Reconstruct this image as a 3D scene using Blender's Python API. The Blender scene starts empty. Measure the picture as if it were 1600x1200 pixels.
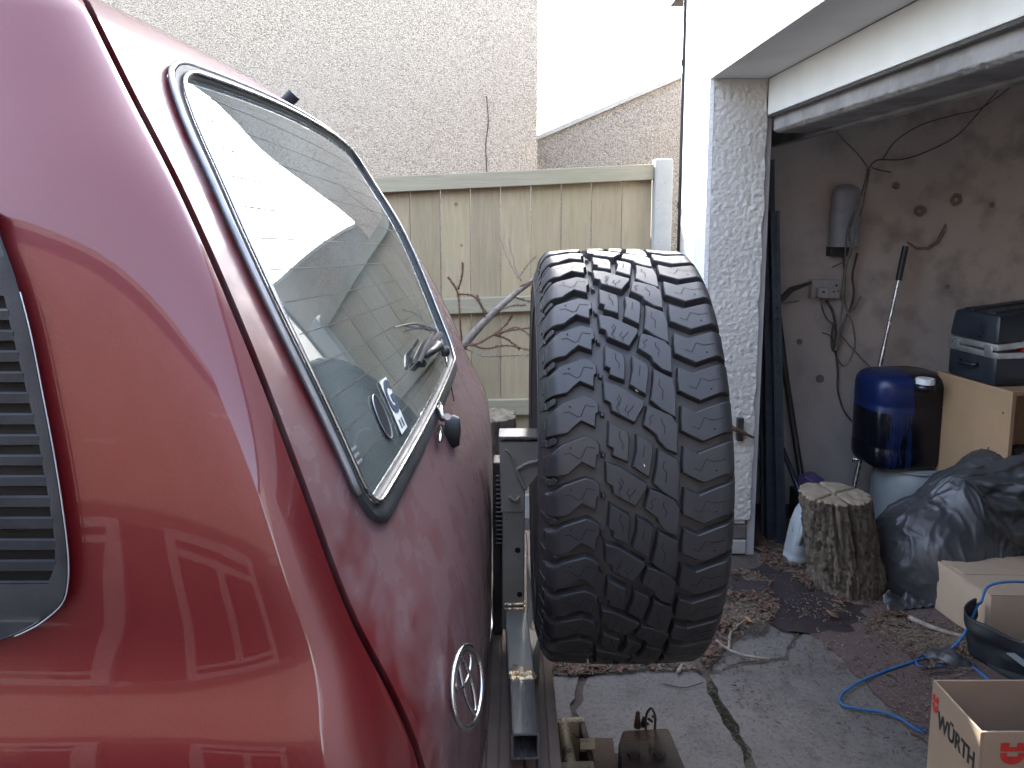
import bpy, bmesh, math, random
from mathutils import Vector, Matrix, noise
random.seed(7)
R = math.radians
sc = bpy.context.scene
# ---------------------------------------------------------------- camera, light, exposure
PITCH = R(7.5); CH = 1.57; FX = 1200.0; PY0 = 493.0
cam_d = bpy.data.cameras.new('camera'); cam = bpy.data.objects.new('camera', cam_d)
sc.collection.objects.link(cam); sc.camera = cam
cam.location = (0, 0, CH); cam.rotation_euler = (math.pi/2 - PITCH, 0, 0)
cam_d.sensor_width = 36; cam_d.lens = 36*FX/1600; cam_d.shift_y = -(600-PY0)/1600
cam_d.clip_start = 0.02; cam_d.clip_end = 500
SUN_EL, SUN_AZ = R(36), R(-13)
w = bpy.data.worlds.new('World'); sc.world = w; w.use_nodes = True
nt = w.node_tree; bg = nt.nodes['Background']
sky = nt.nodes.new('ShaderNodeTexSky'); sky.sky_type = 'NISHITA'; sky.sun_disc = False
sky.sun_elevation = SUN_EL; sky.sun_rotation = SUN_AZ; sky.dust_density = 3.0; sky.ozone_density = 1.0
hsv = nt.nodes.new('ShaderNodeHueSaturation'); hsv.inputs['Saturation'].default_value = .72   # thin high cloud
nt.links.new(sky.outputs[0], hsv.inputs['Color']); nt.links.new(hsv.outputs[0], bg.inputs[0]); bg.inputs[1].default_value = 0.15
sd = bpy.data.lights.new('sun', 'SUN'); sd.energy = 3.2; sd.angle = R(0.5); sd.color = (1, .94, .86)
sun = bpy.data.objects.new('sun', sd); sc.collection.objects.link(sun)
S = Vector((math.sin(SUN_AZ)*math.cos(SUN_EL), math.cos(SUN_AZ)*math.cos(SUN_EL), math.sin(SUN_EL)))
sun.rotation_euler = S.to_track_quat('Z', 'Y').to_euler()
sc.view_settings.view_transform = 'Standard'; sc.view_settings.look = 'None'
sc.view_settings.exposure = 3.85; sc.view_settings.gamma = 1; sc.view_settings.use_curve_mapping = False
sc.render.resolution_x = 1024; sc.render.resolution_y = 768

# ---------------------------------------------------------------- helpers
CP, SP = math.cos(PITCH), math.sin(PITCH)
CAM = Vector((0, 0, CH))
def ray(px, py):
    x = (px-800)/FX; u = (PY0-py)/FX
    return Vector((x, CP+u*SP, -SP+u*CP))
def P(px, py, Y): d = ray(px, py); return CAM + d*(Y/d.y)          # point at depth Y
def G(px, py, z=0.0): d = ray(px, py); return CAM + d*((z-CH)/d.z)   # point on a level
def lerp(a, b, t): return a+(b-a)*t
def interp(tab, x):
    tab = sorted(tab)
    if x <= tab[0][0]: return tab[0][1]
    if x >= tab[-1][0]: return tab[-1][1]
    for i in range(len(tab)-1):
        if tab[i][0] <= x <= tab[i+1][0]:
            x0, y0 = tab[i]; x1, y1 = tab[i+1]
            def sl(k):
                if k <= 0: return (tab[1][1]-tab[0][1])/(tab[1][0]-tab[0][0])
                if k >= len(tab)-1: return (tab[-1][1]-tab[-2][1])/(tab[-1][0]-tab[-2][0])
                return (tab[k+1][1]-tab[k-1][1])/(tab[k+1][0]-tab[k-1][0])
            h = x1-x0; t = (x-x0)/h; m0, m1 = sl(i)*h, sl(i+1)*h
            return (2*t**3-3*t**2+1)*y0+(t**3-2*t**2+t)*m0+(-2*t**3+3*t**2)*y1+(t**3-t**2)*m1
def spline(pts, n=8):
    pts = [Vector(p) for p in pts]; out = []
    for i in range(len(pts)-1):
        p0 = pts[max(i-1, 0)]; p1 = pts[i]; p2 = pts[i+1]; p3 = pts[min(i+2, len(pts)-1)]
        for k in range(n):
            t = k/n
            out.append(0.5*((2*p1)+(p2-p0)*t+(2*p0-5*p1+4*p2-p3)*t*t+(3*p1-p0-3*p2+p3)*t**3))
    out.append(pts[-1]); return out
OFF = {}
def props(o, label=None, cat=None, group=None, kind=None):
    if label: o['label'] = label
    if cat: o['category'] = cat
    if group: o['group'] = group
    if kind: o['kind'] = kind
    return o
def thing(name, label, cat, loc=(0, 0, 0), group=None):
    o = bpy.data.objects.new(name, None); sc.collection.objects.link(o); o.empty_display_size = .05
    o.location = loc; OFF[o] = Vector(loc); return props(o, label, cat, group)
def mk(name, V, F, mat, parent=None, smooth=False, origin=None, sharp=None, **kw):
    """link one mesh object; V in world coordinates"""
    if parent is not None: off = OFF.get(parent, Vector((0, 0, 0)))
    else: off = Vector(origin) if origin else Vector((0, 0, 0))
    me = bpy.data.meshes.new(name); me.from_pydata([tuple(Vector(v)-off) for v in V], [], F); me.validate()
    bm = bmesh.new(); bm.from_mesh(me); bmesh.ops.recalc_face_normals(bm, faces=bm.faces); bm.to_mesh(me); bm.free()
    if smooth:
        me.shade_smooth()
        if sharp: me.set_sharp_from_angle(angle=R(sharp))
    me.materials.append(mat)
    o = bpy.data.objects.new(name, me); sc.collection.objects.link(o)
    if parent is not None: o.parent = parent
    else: o.location = off
    OFF[o] = off
    return props(o, **kw)
class MB:
    def __init__(s): s.V = []; s.F = []
    def add(s, V, F):
        n = len(s.V); s.V += [Vector(v) for v in V]; s.F += [tuple(i+n for i in f) for f in F]; return s
    def box(s, x0, x1, y0, y1, z0, z1, bev=0.0, M=None):
        return s.hexa([(x, y, z) for z in (z0, z1) for y in (y0, y1) for x in (x0, x1)], bev, M)
    def hexa(s, c, bev=0.0, M=None):   # corners order: z low (y low x low, x high; y high ...), z high
        bm = bmesh.new(); vs = [bm.verts.new(v) for v in c]
        for f in ((0, 1, 3, 2), (4, 6, 7, 5), (0, 4, 5, 1), (2, 3, 7, 6), (0, 2, 6, 4), (1, 5, 7, 3)): bm.faces.new([vs[i] for i in f])
        return s._bm(bm, bev, M)
    def _bm(s, bm, bev=0, M=None, seg=2):
        bmesh.ops.recalc_face_normals(bm, faces=bm.faces)
        if bev: bmesh.ops.bevel(bm, geom=list(bm.edges), offset=bev, segments=seg, affect='EDGES', profile=.6)
        if M is not None: bm.transform(M)
        bm.verts.ensure_lookup_table(); bm.verts.index_update()
        s.add([v.co.copy() for v in bm.verts], [[v.index for v in f.verts] for f in bm.faces]); bm.free(); return s
    def prism(s, poly, vec, bev=0.0):   # extrude a planar polygon along vec
        bm = bmesh.new(); vec = Vector(vec)
        a = [bm.verts.new(p) for p in poly]; b = [bm.verts.new(Vector(p)+vec) for p in poly]; n = len(a)
        bm.faces.new(a); bm.faces.new(b[::-1])
        for i in range(n): bm.faces.new((a[i], b[i], b[(i+1) % n], a[(i+1) % n]))
        return s._bm(bm, bev)
    def tube(s, pts, r, seg=8, cap=True):
        pts = [Vector(p) for p in pts]; n = len(pts); rr = r if isinstance(r, (list, tuple)) else [r]*n
        t0 = (pts[1]-pts[0]).normalized(); up = Vector((0, 0, 1)) if abs(t0.z) < .9 else Vector((1, 0, 0))
        a = t0.cross(up).normalized(); V = []; F = []
        for i in range(n):
            t = (pts[min(i+1, n-1)]-pts[max(i-1, 0)]).normalized()
            a = (a-t*a.dot(t)).normalized(); b = t.cross(a)
            for k in range(seg):
                an = 2*math.pi*k/seg; V.append(pts[i]+(a*math.cos(an)+b*math.sin(an))*rr[i])
        for i in range(n-1):
            for k in range(seg):
                F.append((i*seg+k, i*seg+(k+1) % seg, (i+1)*seg+(k+1) % seg, (i+1)*seg+k))
        if cap: F.append(tuple(range(seg))[::-1]); F.append(tuple((n-1)*seg+k for k in range(seg)))
        return s.add(V, F)
    def lathe(s, prof, seg=32, c=(0, 0, 0), M=None, fn=None):   # prof: (r, z)
        V = []; F = []; n = len(prof)
        for i, (r, z) in enumerate(prof):
            for k in range(seg):
                an = 2*math.pi*k/seg; rr = r*(fn(an, z) if fn else 1)
                V.append(Vector((rr*math.cos(an), rr*math.sin(an), z)))
        for i in range(n-1):
            for k in range(seg): F.append((i*seg+k, i*seg+(k+1) % seg, (i+1)*seg+(k+1) % seg, (i+1)*seg+k))
        if prof[0][0] > 1e-5: F.append(tuple(range(seg))[::-1])
        if prof[-1][0] > 1e-5: F.append(tuple((n-1)*seg+k for k in range(seg)))
        if M is not None: V = [M @ v for v in V]
        return s.add([v+Vector(c) for v in V], F)
    def grid(s, fn, nu, nv, keep=None):
        V = [fn(i/nu, j/nv) for j in range(nv+1) for i in range(nu+1)]; F = []
        for j in range(nv):
            for i in range(nu):
                if keep and not keep((i+.5)/nu, (j+.5)/nv): continue
                k = j*(nu+1)+i; F.append((k, k+1, k+nu+2, k+nu+1))
        return s.add(V, F)
    def build(s, name, mat, parent=None, **kw): return mk(name, s.V, s.F, mat, parent, **kw)

# ---------------------------------------------------------------- materials
def newmat(name):
    m = bpy.data.materials.new(name); m.use_nodes = True; return m, m.node_tree, m.node_tree.nodes['Principled BSDF']
def N(t, typ, **kw):
    n = t.nodes.new(typ)
    for k, v in kw.items():
        if k in n.inputs: n.inputs[k].default_value = v
        else: setattr(n, k, v)
    return n
def c4(c): return (c[0], c[1], c[2], 1)
def mixc(t, fac, a, b, mode='MIX'):
    n = t.nodes.new('ShaderNodeMix'); n.data_type = 'RGBA'; n.blend_type = mode
    for sock, v in ((n.inputs[0], fac), (n.inputs[6], a), (n.inputs[7], b)):
        if isinstance(v, bpy.types.NodeSocket): t.links.new(v, sock)
        elif isinstance(v, (tuple, list)): sock.default_value = c4(v)
        else: sock.default_value = v
    return n.outputs[2]
def ramp(t, src, a, b, ca=0.0, cb=1.0):
    n = t.nodes.new('ShaderNodeMapRange'); n.inputs[1].default_value = a; n.inputs[2].default_value = b
    n.inputs[3].default_value = ca; n.inputs[4].default_value = cb; t.links.new(src, n.inputs[0]); return n.outputs[0]
def coords(t, scale=(1, 1, 1), rot=(0, 0, 0)):
    tc = t.nodes.new('ShaderNodeTexCoord'); mp = t.nodes.new('ShaderNodeMapping')
    mp.inputs['Scale'].default_value = scale; mp.inputs['Rotation'].default_value = rot
    t.links.new(tc.outputs['Object'], mp.inputs[0]); return mp.outputs[0]
def noisen(t, co, scale, detail=6, rough=.6, dist=0):
    n = N(t, 'ShaderNodeTexNoise', Scale=scale, Detail=detail, Roughness=rough, Distortion=dist); t.links.new(co, n.inputs['Vector']); return n.outputs['Fac']
def bump(t, bs, h, strength=.5, dist=.01, prev=None):
    b = N(t, 'ShaderNodeBump', Strength=strength, Distance=dist); t.links.new(h, b.inputs['Height'])
    if prev: t.links.new(prev, b.inputs['Normal'])
    t.links.new(b.outputs[0], bs.inputs['Normal']); return b.outputs[0]
def mat(name, a, b=None, scale=8, rough=.6, metal=0, bs=.2, bd=.004, bscale=None, fine=None, finecol=None, coat=0, stretch=(1, 1, 1), detail=6, lo=.35, hi=.65, rvar=.1, rnd=0, spec=None):
    """noise-mixed colour with a bump; fine = (scale, lo, hi) adds specks of finecol"""
    m, t, p = newmat(name); co = coords(t, stretch); n = noisen(t, co, scale, detail)
    col = mixc(t, ramp(t, n, lo, hi), a, b or tuple(x*.8 for x in a))
    if fine:
        n2 = noisen(t, co, fine[0], 3, .7); col = mixc(t, ramp(t, n2, fine[1], fine[2]), col, finecol)
    if rnd:
        oi = t.nodes.new('ShaderNodeObjectInfo'); r2 = ramp(t, oi.outputs['Random'], 0, 1, 1-rnd, 1+rnd)
        hs = N(t, 'ShaderNodeHueSaturation'); t.links.new(r2, hs.inputs['Value']); t.links.new(col, hs.inputs['Color']); col = hs.outputs[0]
    t.links.new(col, p.inputs['Base Color']); p.inputs['Metallic'].default_value = metal
    t.links.new(ramp(t, n, .3, .7, max(rough-rvar, .02), min(rough+rvar, 1)), p.inputs['Roughness'])
    p.inputs['Coat Weight'].default_value = coat; p.inputs['Coat Roughness'].default_value = .03
    if spec is not None: p.inputs['Specular IOR Level'].default_value = spec
    if bs: bump(t, p, noisen(t, co, bscale or scale*6, 5, .65), bs, bd)
    return m
def pebble(name, a, b, dark, scale=110, bs=.9, bd=.006):
    m, t, p = newmat(name); co = coords(t)
    v = N(t, 'ShaderNodeTexVoronoi', Scale=scale); t.links.new(co, v.inputs['Vector'])
    v.inputs['Randomness'].default_value = 1
    sep = t.nodes.new('ShaderNodeSeparateColor'); t.links.new(v.outputs['Color'], sep.inputs[0])
    c1 = mixc(t, ramp(t, sep.outputs[0], .1, .9), a, b)
    c2 = mixc(t, ramp(t, v.outputs['Distance'], .5, .85, 0, .8), c1, dark)
    big = noisen(t, co, 1.2, 4); c3 = mixc(t, ramp(t, big, .35, .7, 0, .35), c2, tuple(x*.72 for x in a))
    t.links.new(c3, p.inputs['Base Color']); p.inputs['Roughness'].default_value = .8
    h = N(t, 'ShaderNodeMath', operation='MULTIPLY_ADD'); h.inputs[1].default_value = -1; t.links.new(v.outputs['Distance'], h.inputs[0]); t.links.new(sep.outputs[1], h.inputs[2])
    bump(t, p, h.outputs[0], bs, bd); return m

def paint(name, dust):
    m, t, p = newmat(name); co = coords(t)
    fl = noisen(t, co, 900, 2); base = mixc(t, ramp(t, fl, .4, .6), (.086, .0005, .0022), (.106, .0008, .0034))
    n1 = noisen(t, co, 3.2, 6, .55, .6)
    tc = coords(t, (6, 1.5, 1.2), (.5, 0, 0)); n2 = noisen(t, tc, 9, 4)
    mm = N(t, 'ShaderNodeMath', operation='MULTIPLY_ADD'); mm.inputs[1].default_value = .6; t.links.new(n2, mm.inputs[0]); t.links.new(n1, mm.inputs[2])
    d = ramp(t, mm.outputs[0], .62, .85, dust*.12, dust)
    fs = noisen(t, co, 260, 3, .8); spk = ramp(t, fs, .62, .75, 0, dust*.55)
    dd = N(t, 'ShaderNodeMath', operation='ADD'); dd.use_clamp = True; t.links.new(d, dd.inputs[0]); t.links.new(spk, dd.inputs[1])
    sc_ = coords(t, (1, 14, 3), (0, .4, .3)); s3 = noisen(t, sc_, 14, 2, .5); scr = ramp(t, s3, .72, .78, 0, .12 if dust < .2 else .3)
    col = mixc(t, dd.outputs[0], base, (.105, .078, .085)); col = mixc(t, scr, col, (.18, .12, .12))
    t.links.new(col, p.inputs['Base Color']); p.inputs['Metallic'].default_value = 0.25 if dust < .2 else .1
    t.links.new(ramp(t, dd.outputs[0], 0, 1, .38, .8), p.inputs['Roughness'])
    p.inputs['Coat Weight'].default_value = 1; t.links.new(ramp(t, dd.outputs[0], 0, .7, 1, .25), p.inputs['Coat Weight'])
    t.links.new(ramp(t, dd.outputs[0], 0, .8, .015, .35), p.inputs['Coat Roughness']); p.inputs['Coat IOR'].default_value = 1.40
    b = N(t, 'ShaderNodeBump', Strength=.05, Distance=.002); t.links.new(noisen(t, co, 300, 2), b.inputs['Height']); t.links.new(b.outputs[0], p.inputs['Normal'])
    # slow waviness of the pressed sheet in the clear coat
    b2 = N(t, 'ShaderNodeBump', Strength=.12, Distance=.004); t.links.new(noisen(t, co, 7, 1), b2.inputs['Height']); t.links.new(b2.outputs[0], p.inputs['Coat Normal'])
    return m
def glassmat(name, tint, dustc=.1, dustcol=(.55, .6, .57)):
    m = bpy.data.materials.new(name); m.use_nodes = True; t = m.node_tree; t.nodes.clear()
    out = t.nodes.new('ShaderNodeOutputMaterial'); tr = N(t, 'ShaderNodeBsdfTransparent', Color=c4(tint)); gl = N(t, 'ShaderNodeBsdfGlossy', Roughness=.01, Color=(1, 1, 1, 1))
    fr = N(t, 'ShaderNodeFresnel', IOR=1.5); mx = t.nodes.new('ShaderNodeMixShader'); t.links.new(fr.outputs[0], mx.inputs[0]); 
    df = N(t, 'ShaderNodeBsdfDiffuse', Color=c4(dustcol)); co = coords(t); n = noisen(t, co, 5, 8, .7)
    m2 = t.nodes.new('ShaderNodeMixShader'); t.links.new(ramp(t, n, .3, .7, dustc*.5, dustc*1.5), m2.inputs[0])
    t.links.new(tr.outputs[0], m2.inputs[1]); t.links.new(df.outputs[0], m2.inputs[2])
    t.links.new(m2.outputs[0], mx.inputs[1]); t.links.new(gl.outputs[0], mx.inputs[2]); t.links.new(mx.outputs[0], out.inputs[0]); return m
def woodmat(name, a, b, gs=(30, 3, 1.2), scale=3, rnd=.12, bs=.3, rough=.8, knot=True):
    m, t, p = newmat(name)
    tc = t.nodes.new('ShaderNodeTexCoord'); oi = t.nodes.new('ShaderNodeObjectInfo')
    ad = N(t, 'ShaderNodeVectorMath', operation='MULTIPLY_ADD'); ad.inputs[1].default_value = (1, 1, 1)
    cmb = t.nodes.new('ShaderNodeCombineXYZ')
    for i in (0, 2):
        q = N(t, 'ShaderNodeMath', operation='MULTIPLY'); q.inputs[1].default_value = 7.7+i; t.links.new(oi.outputs['Random'], q.inputs[0]); t.links.new(q.outputs[0], cmb.inputs[i])
    t.links.new(tc.outputs['Object'], ad.inputs[0]); t.links.new(cmb.outputs[0], ad.inputs[2])
    mp = t.nodes.new('ShaderNodeMapping'); mp.inputs['Scale'].default_value = gs; t.links.new(ad.outputs[0], mp.inputs[0])
    n = noisen(t, mp.outputs[0], scale, 8, .65, .8); blot = noisen(t, ad.outputs[0], 3, 3)
    col = mixc(t, ramp(t, n, .3, .7), a, b); col = mixc(t, ramp(t, blot, .45, .75, 0, .35), col, (a[0]*.75, a[1]*.9, a[2]*.6))
    if knot:
        v = N(t, 'ShaderNodeTexVoronoi', Scale=4.5); t.links.new(ad.outputs[0], v.inputs['Vector'])
        col = mixc(t, ramp(t, v.outputs['Distance'], .03, .06, .8, 0), col, (.10, .065, .04))
    r2 = ramp(t, oi.outputs['Random'], 0, 1, 1-rnd, 1+rnd); hs = N(t, 'ShaderNodeHueSaturation'); t.links.new(r2, hs.inputs['Value']); t.links.new(col, hs.inputs['Color'])
    t.links.new(hs.outputs[0], p.inputs['Base Color']); p.inputs['Roughness'].default_value = rough
    bump(t, p, n, bs, .003); return m

M = {}
M['paint'] = paint('car_paint_clean', .02); M['paint_dusty'] = paint('car_paint_dusty', .62)
M['dark'] = mat('black_void', (.006, .006, .007), rough=.9, bs=0)
M['plastic'] = mat('weathered_black_plastic', (.013, .015, .018), (.022, .024, .028), 20, .45, bs=.3, bd=.001, bscale=400, fine=(140, .68, .78), finecol=(.08, .08, .08), spec=.25)
M['rubberseal'] = mat('rubber_seal', (.028, .030, .033), (.05, .052, .055), 12, .5, bs=.1, spec=.3)
M['chrome'] = mat('dull_chrome', (.58, .59, .61), (.38, .38, .38), 30, .24, metal=1, bs=.05)
M['trimgrey'] = mat('grey_metal_trim', (.36, .37, .39), (.25, .26, .27), 14, .35, metal=.5, bs=.05)
M['glass'] = glassmat('car_glass', (.74, .81, .79), .30, (.26, .31, .30))
M['heat'] = mat('heater_line', (.05, .04, .035), rough=.7, bs=0)
M['interior'] = mat('grey_interior_trim', (.10, .105, .105), (.07, .075, .08), 6, .8, bs=.1)
M['tyre'] = mat('tyre_rubber', (.020, .021, .024), (.028, .029, .032), 9, .5, bs=.25, bd=.001, bscale=160, fine=(55, .66, .8), finecol=(.05, .045, .04))
M['sidewall'] = mat('tyre_sidewall_rubber', (.028, .028, .030), (.042, .040, .038), 9, .62, bs=.2, bd=.001, bscale=120)
M['sipe'] = mat('sipe_shade_strip', (.004, .004, .004), rough=.95, bs=0)
M['steel'] = mat('grey_primed_steel', (.27, .27, .24), (.21, .21, .19), 10, .45, metal=.1, bs=.15, bd=.001, fine=(60, .66, .72), finecol=(.05, .04, .03))
M['baresteel'] = mat('bare_mill_steel', (.30, .31, .33), (.17, .17, .18), 6, .32, metal=.8, bs=.15, bd=.001, stretch=(8, 1, 1))
M['weld'] = mat('ground_weld_metal', (.62, .45, .24), (.75, .68, .58), 22, .3, metal=.9, bs=.5, bd=.003)
M['rust'] = mat('rusty_iron', (.014, .012, .012), (.055, .026, .017), 9, .7, metal=.2, bs=.6, bd=.003, bscale=70)
M['cream'] = mat('cream_paint_chipped', (.24, .20, .12), (.17, .135, .08), 14, .6, bs=.4, bd=.002, fine=(30, .56, .60), finecol=(.05, .03, .02))
M['step'] = mat('dusty_brown_step_plastic', (.15, .112, .09), (.10, .078, .065), 7, .75, bs=.3, bd=.001, fine=(150, .6, .75), finecol=(.2, .16, .13))
M['pebble'] = pebble('pebbledash', (.57, .47, .36), (.37, .30, .22), (.18, .14, .10), 140)
M['pebble2'] = pebble('pebbledash_grey', (.33, .30, .26), (.22, .195, .16), (.11, .095, .08), 120)
M['white_rough'] = mat('white_roughcast', (.84, .84, .83), (.77, .77, .76), 5, .8, bs=1, bd=.010, bscale=75, fine=(90, .62, .8), finecol=(.5, .5, .5))
M['cream_stucco'] = mat('textured_masonry_paint', (.56, .54, .49), (.49, .47, .43), 3, .75, bs=1, bd=.009, bscale=60)
M['smooth_white'] = mat('smooth_white_soffit', (.74, .74, .74), (.66, .66, .66), 3, .7, bs=.15, bd=.003)
M['panel_white'] = mat('cream_white_painted_board', (.68, .69, .66), (.62, .63, .60), 4, .45, bs=.05)
M['lintel'] = mat('grubby_concrete_lintel', (.30, .29, .285), (.17, .165, .16), 5, .85, bs=.6, bd=.006, bscale=40)
def garagewall():
    m, t, p = newmat('stained_render_glow_tint'); co = coords(t)
    n = noisen(t, co, 1.6, 8, .6); n2 = noisen(t, co, 5, 6, .6); n3 = noisen(t, co, 0.8, 2)
    c = mixc(t, ramp(t, n, .3, .7), (.54, .46, .39), (.36, .325, .305)); c = mixc(t, ramp(t, n2, .48, .70, 0, .7), c, (.17, .145, .13))
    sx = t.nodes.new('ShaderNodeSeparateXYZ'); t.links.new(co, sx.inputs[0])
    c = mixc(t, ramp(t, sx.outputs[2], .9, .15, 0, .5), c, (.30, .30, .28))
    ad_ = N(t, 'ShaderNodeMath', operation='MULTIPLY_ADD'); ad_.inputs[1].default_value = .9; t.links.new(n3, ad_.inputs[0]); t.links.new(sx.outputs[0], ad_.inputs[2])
    c = mixc(t, ramp(t, ad_.outputs[0], -.9, .25, .85, 0), c, (.40, .415, .44))  # warm lamp glow put into the colour: cool grey left, browner right
    t.links.new(c, p.inputs['Base Color']); p.inputs['Roughness'].default_value = .9; bump(t, p, noisen(t, co, 22, 8, .7), .35, .006); return m
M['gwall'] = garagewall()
M['inner'] = mat('pale_grey_painted_block', (.74, .73, .72), (.66, .65, .64), 3, .9)
M['stain'] = mat('oily_stain', (.13, .10, .085), (.20, .165, .14), 20, .8, bs=.1)
def fcon(name, a, b, c, red=None):
    m, t, p = newmat(name); co = coords(t); n = noisen(t, co, 2.2, 9, .65); n2 = noisen(t, co, 60, 4, .8); n3 = noisen(t, co, 6, 5)
    col = mixc(t, ramp(t, n, .3, .7), a, b); col = mixc(t, ramp(t, n2, .50, .68, 0, .85), col, c)
    col = mixc(t, ramp(t, n3, .58, .72, 0, .5), col, tuple(x*.5 for x in b))
    v = N(t, 'ShaderNodeTexVoronoi', Scale=70); t.links.new(co, v.inputs['Vector']); col = mixc(t, ramp(t, v.outputs['Distance'], .10, .2, .35, 0), col, (.3, .285, .26))
    t.links.new(col, p.inputs['Base Color']); t.links.new(ramp(t, n3, .3, .7, .65, .9), p.inputs['Roughness']); bump(t, p, noisen(t, co, 55, 7, .75), 1.0, .006); return m
M['concrete'] = fcon('worn_concrete', (.150, .138, .130), (.098, .090, .085), (.045, .04, .038))
M['tarmac'] = fcon('dark_tarmac', (.045, .043, .042), (.03, .029, .028), (.09, .085, .08))
M['redfloor'] = fcon('worn_red_floor_paint', (.082, .046, .042), (.072, .052, .046), (.12, .10, .09))
M['dirt'] = mat('damp_dirt', (.048, .037, .031), (.072, .056, .047), 7, .85, bs=1, bd=.01, bscale=60, fine=(90, .6, .7), finecol=(.14, .10, .07))
M['wet'] = mat('dark_oil_soaked_concrete', (.022, .015, .018), (.036, .026, .027), 4, .5, bs=.5, bd=.004, bscale=50, fine=(90, .62, .7), finecol=(.11, .085, .07))
M['fence'] = woodmat('treated_fence_board', (.36, .285, .185), (.265, .21, .13), (16, 2, 1.3), 3, .14)
M['fencerail'] = woodmat('weathered_fence_rail', (.32, .285, .20), (.25, .22, .15), (1.5, 10, 25), 3, .05, knot=False)
M['post'] = mat('concrete_post', (.34, .34, .32), (.29, .29, .27), 8, .8, bs=.3, bd=.002, fine=(60, .64, .7), finecol=(.18, .18, .16))
M['bark'] = mat('rough_bark', (.055, .042, .030), (.125, .10, .075), 30, .95, bs=1, bd=.02, bscale=38, stretch=(1, 1, .22))
M['cutwood'] = mat('sawn_wood_end', (.24, .195, .14), (.165, .13, .09), 14, .85, bs=.6, bd=.003)
M['bag'] = mat('black_polythene', (.034, .036, .040), (.046, .047, .051), 6, .42, bs=.25, bd=.004, bscale=26)
M['card'] = mat('corrugated_cardboard', (.33, .25, .18), (.29, .22, .155), 5, .8, bs=.12, bd=.002, bscale=60)
M['cardin'] = mat('cardboard_inside', (.26, .19, .13), (.23, .17, .115), 5, .85, bs=.1)
M['ply'] = woodmat('pale_chipboard', (.30, .195, .11), (.26, .165, .095), (4, 4, 4), 3, .02, bs=.1, rough=.6, knot=False)
M['caseblue'] = mat('navy_abs_plastic', (.010, .013, .019), (.014, .018, .025), 10, .35, bs=.2, bd=.001, bscale=300)
M['alu'] = mat('scuffed_aluminium', (.60, .61, .62), (.4, .4, .4), 20, .35, metal=.9, bs=.2, bd=.001)
M['bluecan'] = mat('blue_polythene_drum', (.008, .035, .30), (.012, .045, .36), 4, .35, bs=.1)
M['blackspill'] = mat('black_oily_spill', (.006, .007, .012), (.012, .012, .02), 10, .25, bs=.3, bd=.002)
M['whitecan'] = mat('cloudy_white_drum', (.22, .25, .255), (.16, .185, .19), 4, .5, bs=.1)
M['jug'] = mat('dusty_translucent_jug', (.30, .33, .35), (.19, .21, .215), 6, .45, bs=.15, fine=(18, .62, .68), finecol=(.12, .10, .08))
M['whitecap'] = mat('white_cap', (.75, .76, .75), rough=.4, bs=.05)
M['socket'] = mat('white_socket_plastic', (.36, .36, .37), (.3, .3, .3), 12, .4, bs=.05)
M['lampw'] = mat('dusty_opal_plastic', (.26, .285, .32), (.21, .23, .26), 7, .45, bs=.05)
M['cable'] = mat('old_white_cable', (.22, .20, .18), (.11, .10, .085), 40, .6, bs=.2)
M['cabledark'] = mat('old_grey_cable', (.10, .09, .08), (.05, .045, .04), 40, .7, bs=.2)
M['blackmetal'] = mat('black_painted_steel', (.015, .016, .018), (.03, .03, .03), 14, .45, bs=.2)
M['angle'] = mat('slotted_angle_steel', (.045, .06, .08), (.03, .04, .055), 10, .45, metal=.4, bs=.2)
M['pole'] = mat('chromed_rake_pole', (.62, .64, .66), (.35, .34, .32), 26, .28, metal=.95, bs=.1)
M['rope'] = mat('blue_poly_rope', (.008, .075, .21), (.012, .11, .28), 60, .5, bs=.4, bd=.001)
M['leaf'] = mat('dead_leaf', (.115, .062, .038), (.06, .034, .022), 30, .8, bs=.3, bd=.001, rnd=.3)
M['orangeleaf'] = mat('orange_leaf', (.36, .18, .075), (.27, .13, .055), 30, .7, bs=.3, bd=.001)
M['chip'] = mat('wood_chip', (.19, .145, .10), (.08, .062, .042), 90, .9, bs=0)
M['needle'] = mat('dry_brown_needles', (.17, .085, .055), (.12, .055, .035), 30, .9, bs=0)
M['twig'] = mat('lichen_grey_bark', (.26, .23, .20), (.15, .12, .095), 45, .9, bs=.5, bd=.002)
M['moss'] = mat('moss', (.022, .028, .012), (.035, .030, .016), 40, .95, bs=1, bd=.006)
M['red'] = mat('red_ink', (.50, .03, .02), (.40, .025, .02), 30, .7, bs=0)
M['ink'] = mat('black_ink', (.03, .028, .026), rough=.7, bs=0)
M['stickerw'] = mat('white_sticker', (.72, .73, .72), rough=.4, bs=0)
M['stickerg'] = mat('grey_navy_sticker', (.06, .08, .11), rough=.4, bs=0)
M['pink'] = mat('pink_cloth', (.2, .07, .12), (.15, .05, .09), 14, .9, bs=.5)
M['stone'] = mat('white_stone', (.62, .60, .56), rough=.7, bs=.2)
M['tan'] = mat('tan_house_render', (.075, .052, .042), (.065, .046, .037), 2, .9, bs=.3)
M['brickdark'] = mat('dark_brick', (.025, .016, .014), (.018, .012, .011), 9, .9)
M['upvc'] = mat('white_upvc', (.22, .21, .21), rough=.35, bs=0)
M['pane'] = mat('dark_window_pane', (.02, .022, .025), rough=.05, bs=0, rvar=0)
M['roof'] = mat('roof_felt', (.09, .085, .08), rough=.9)

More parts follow.
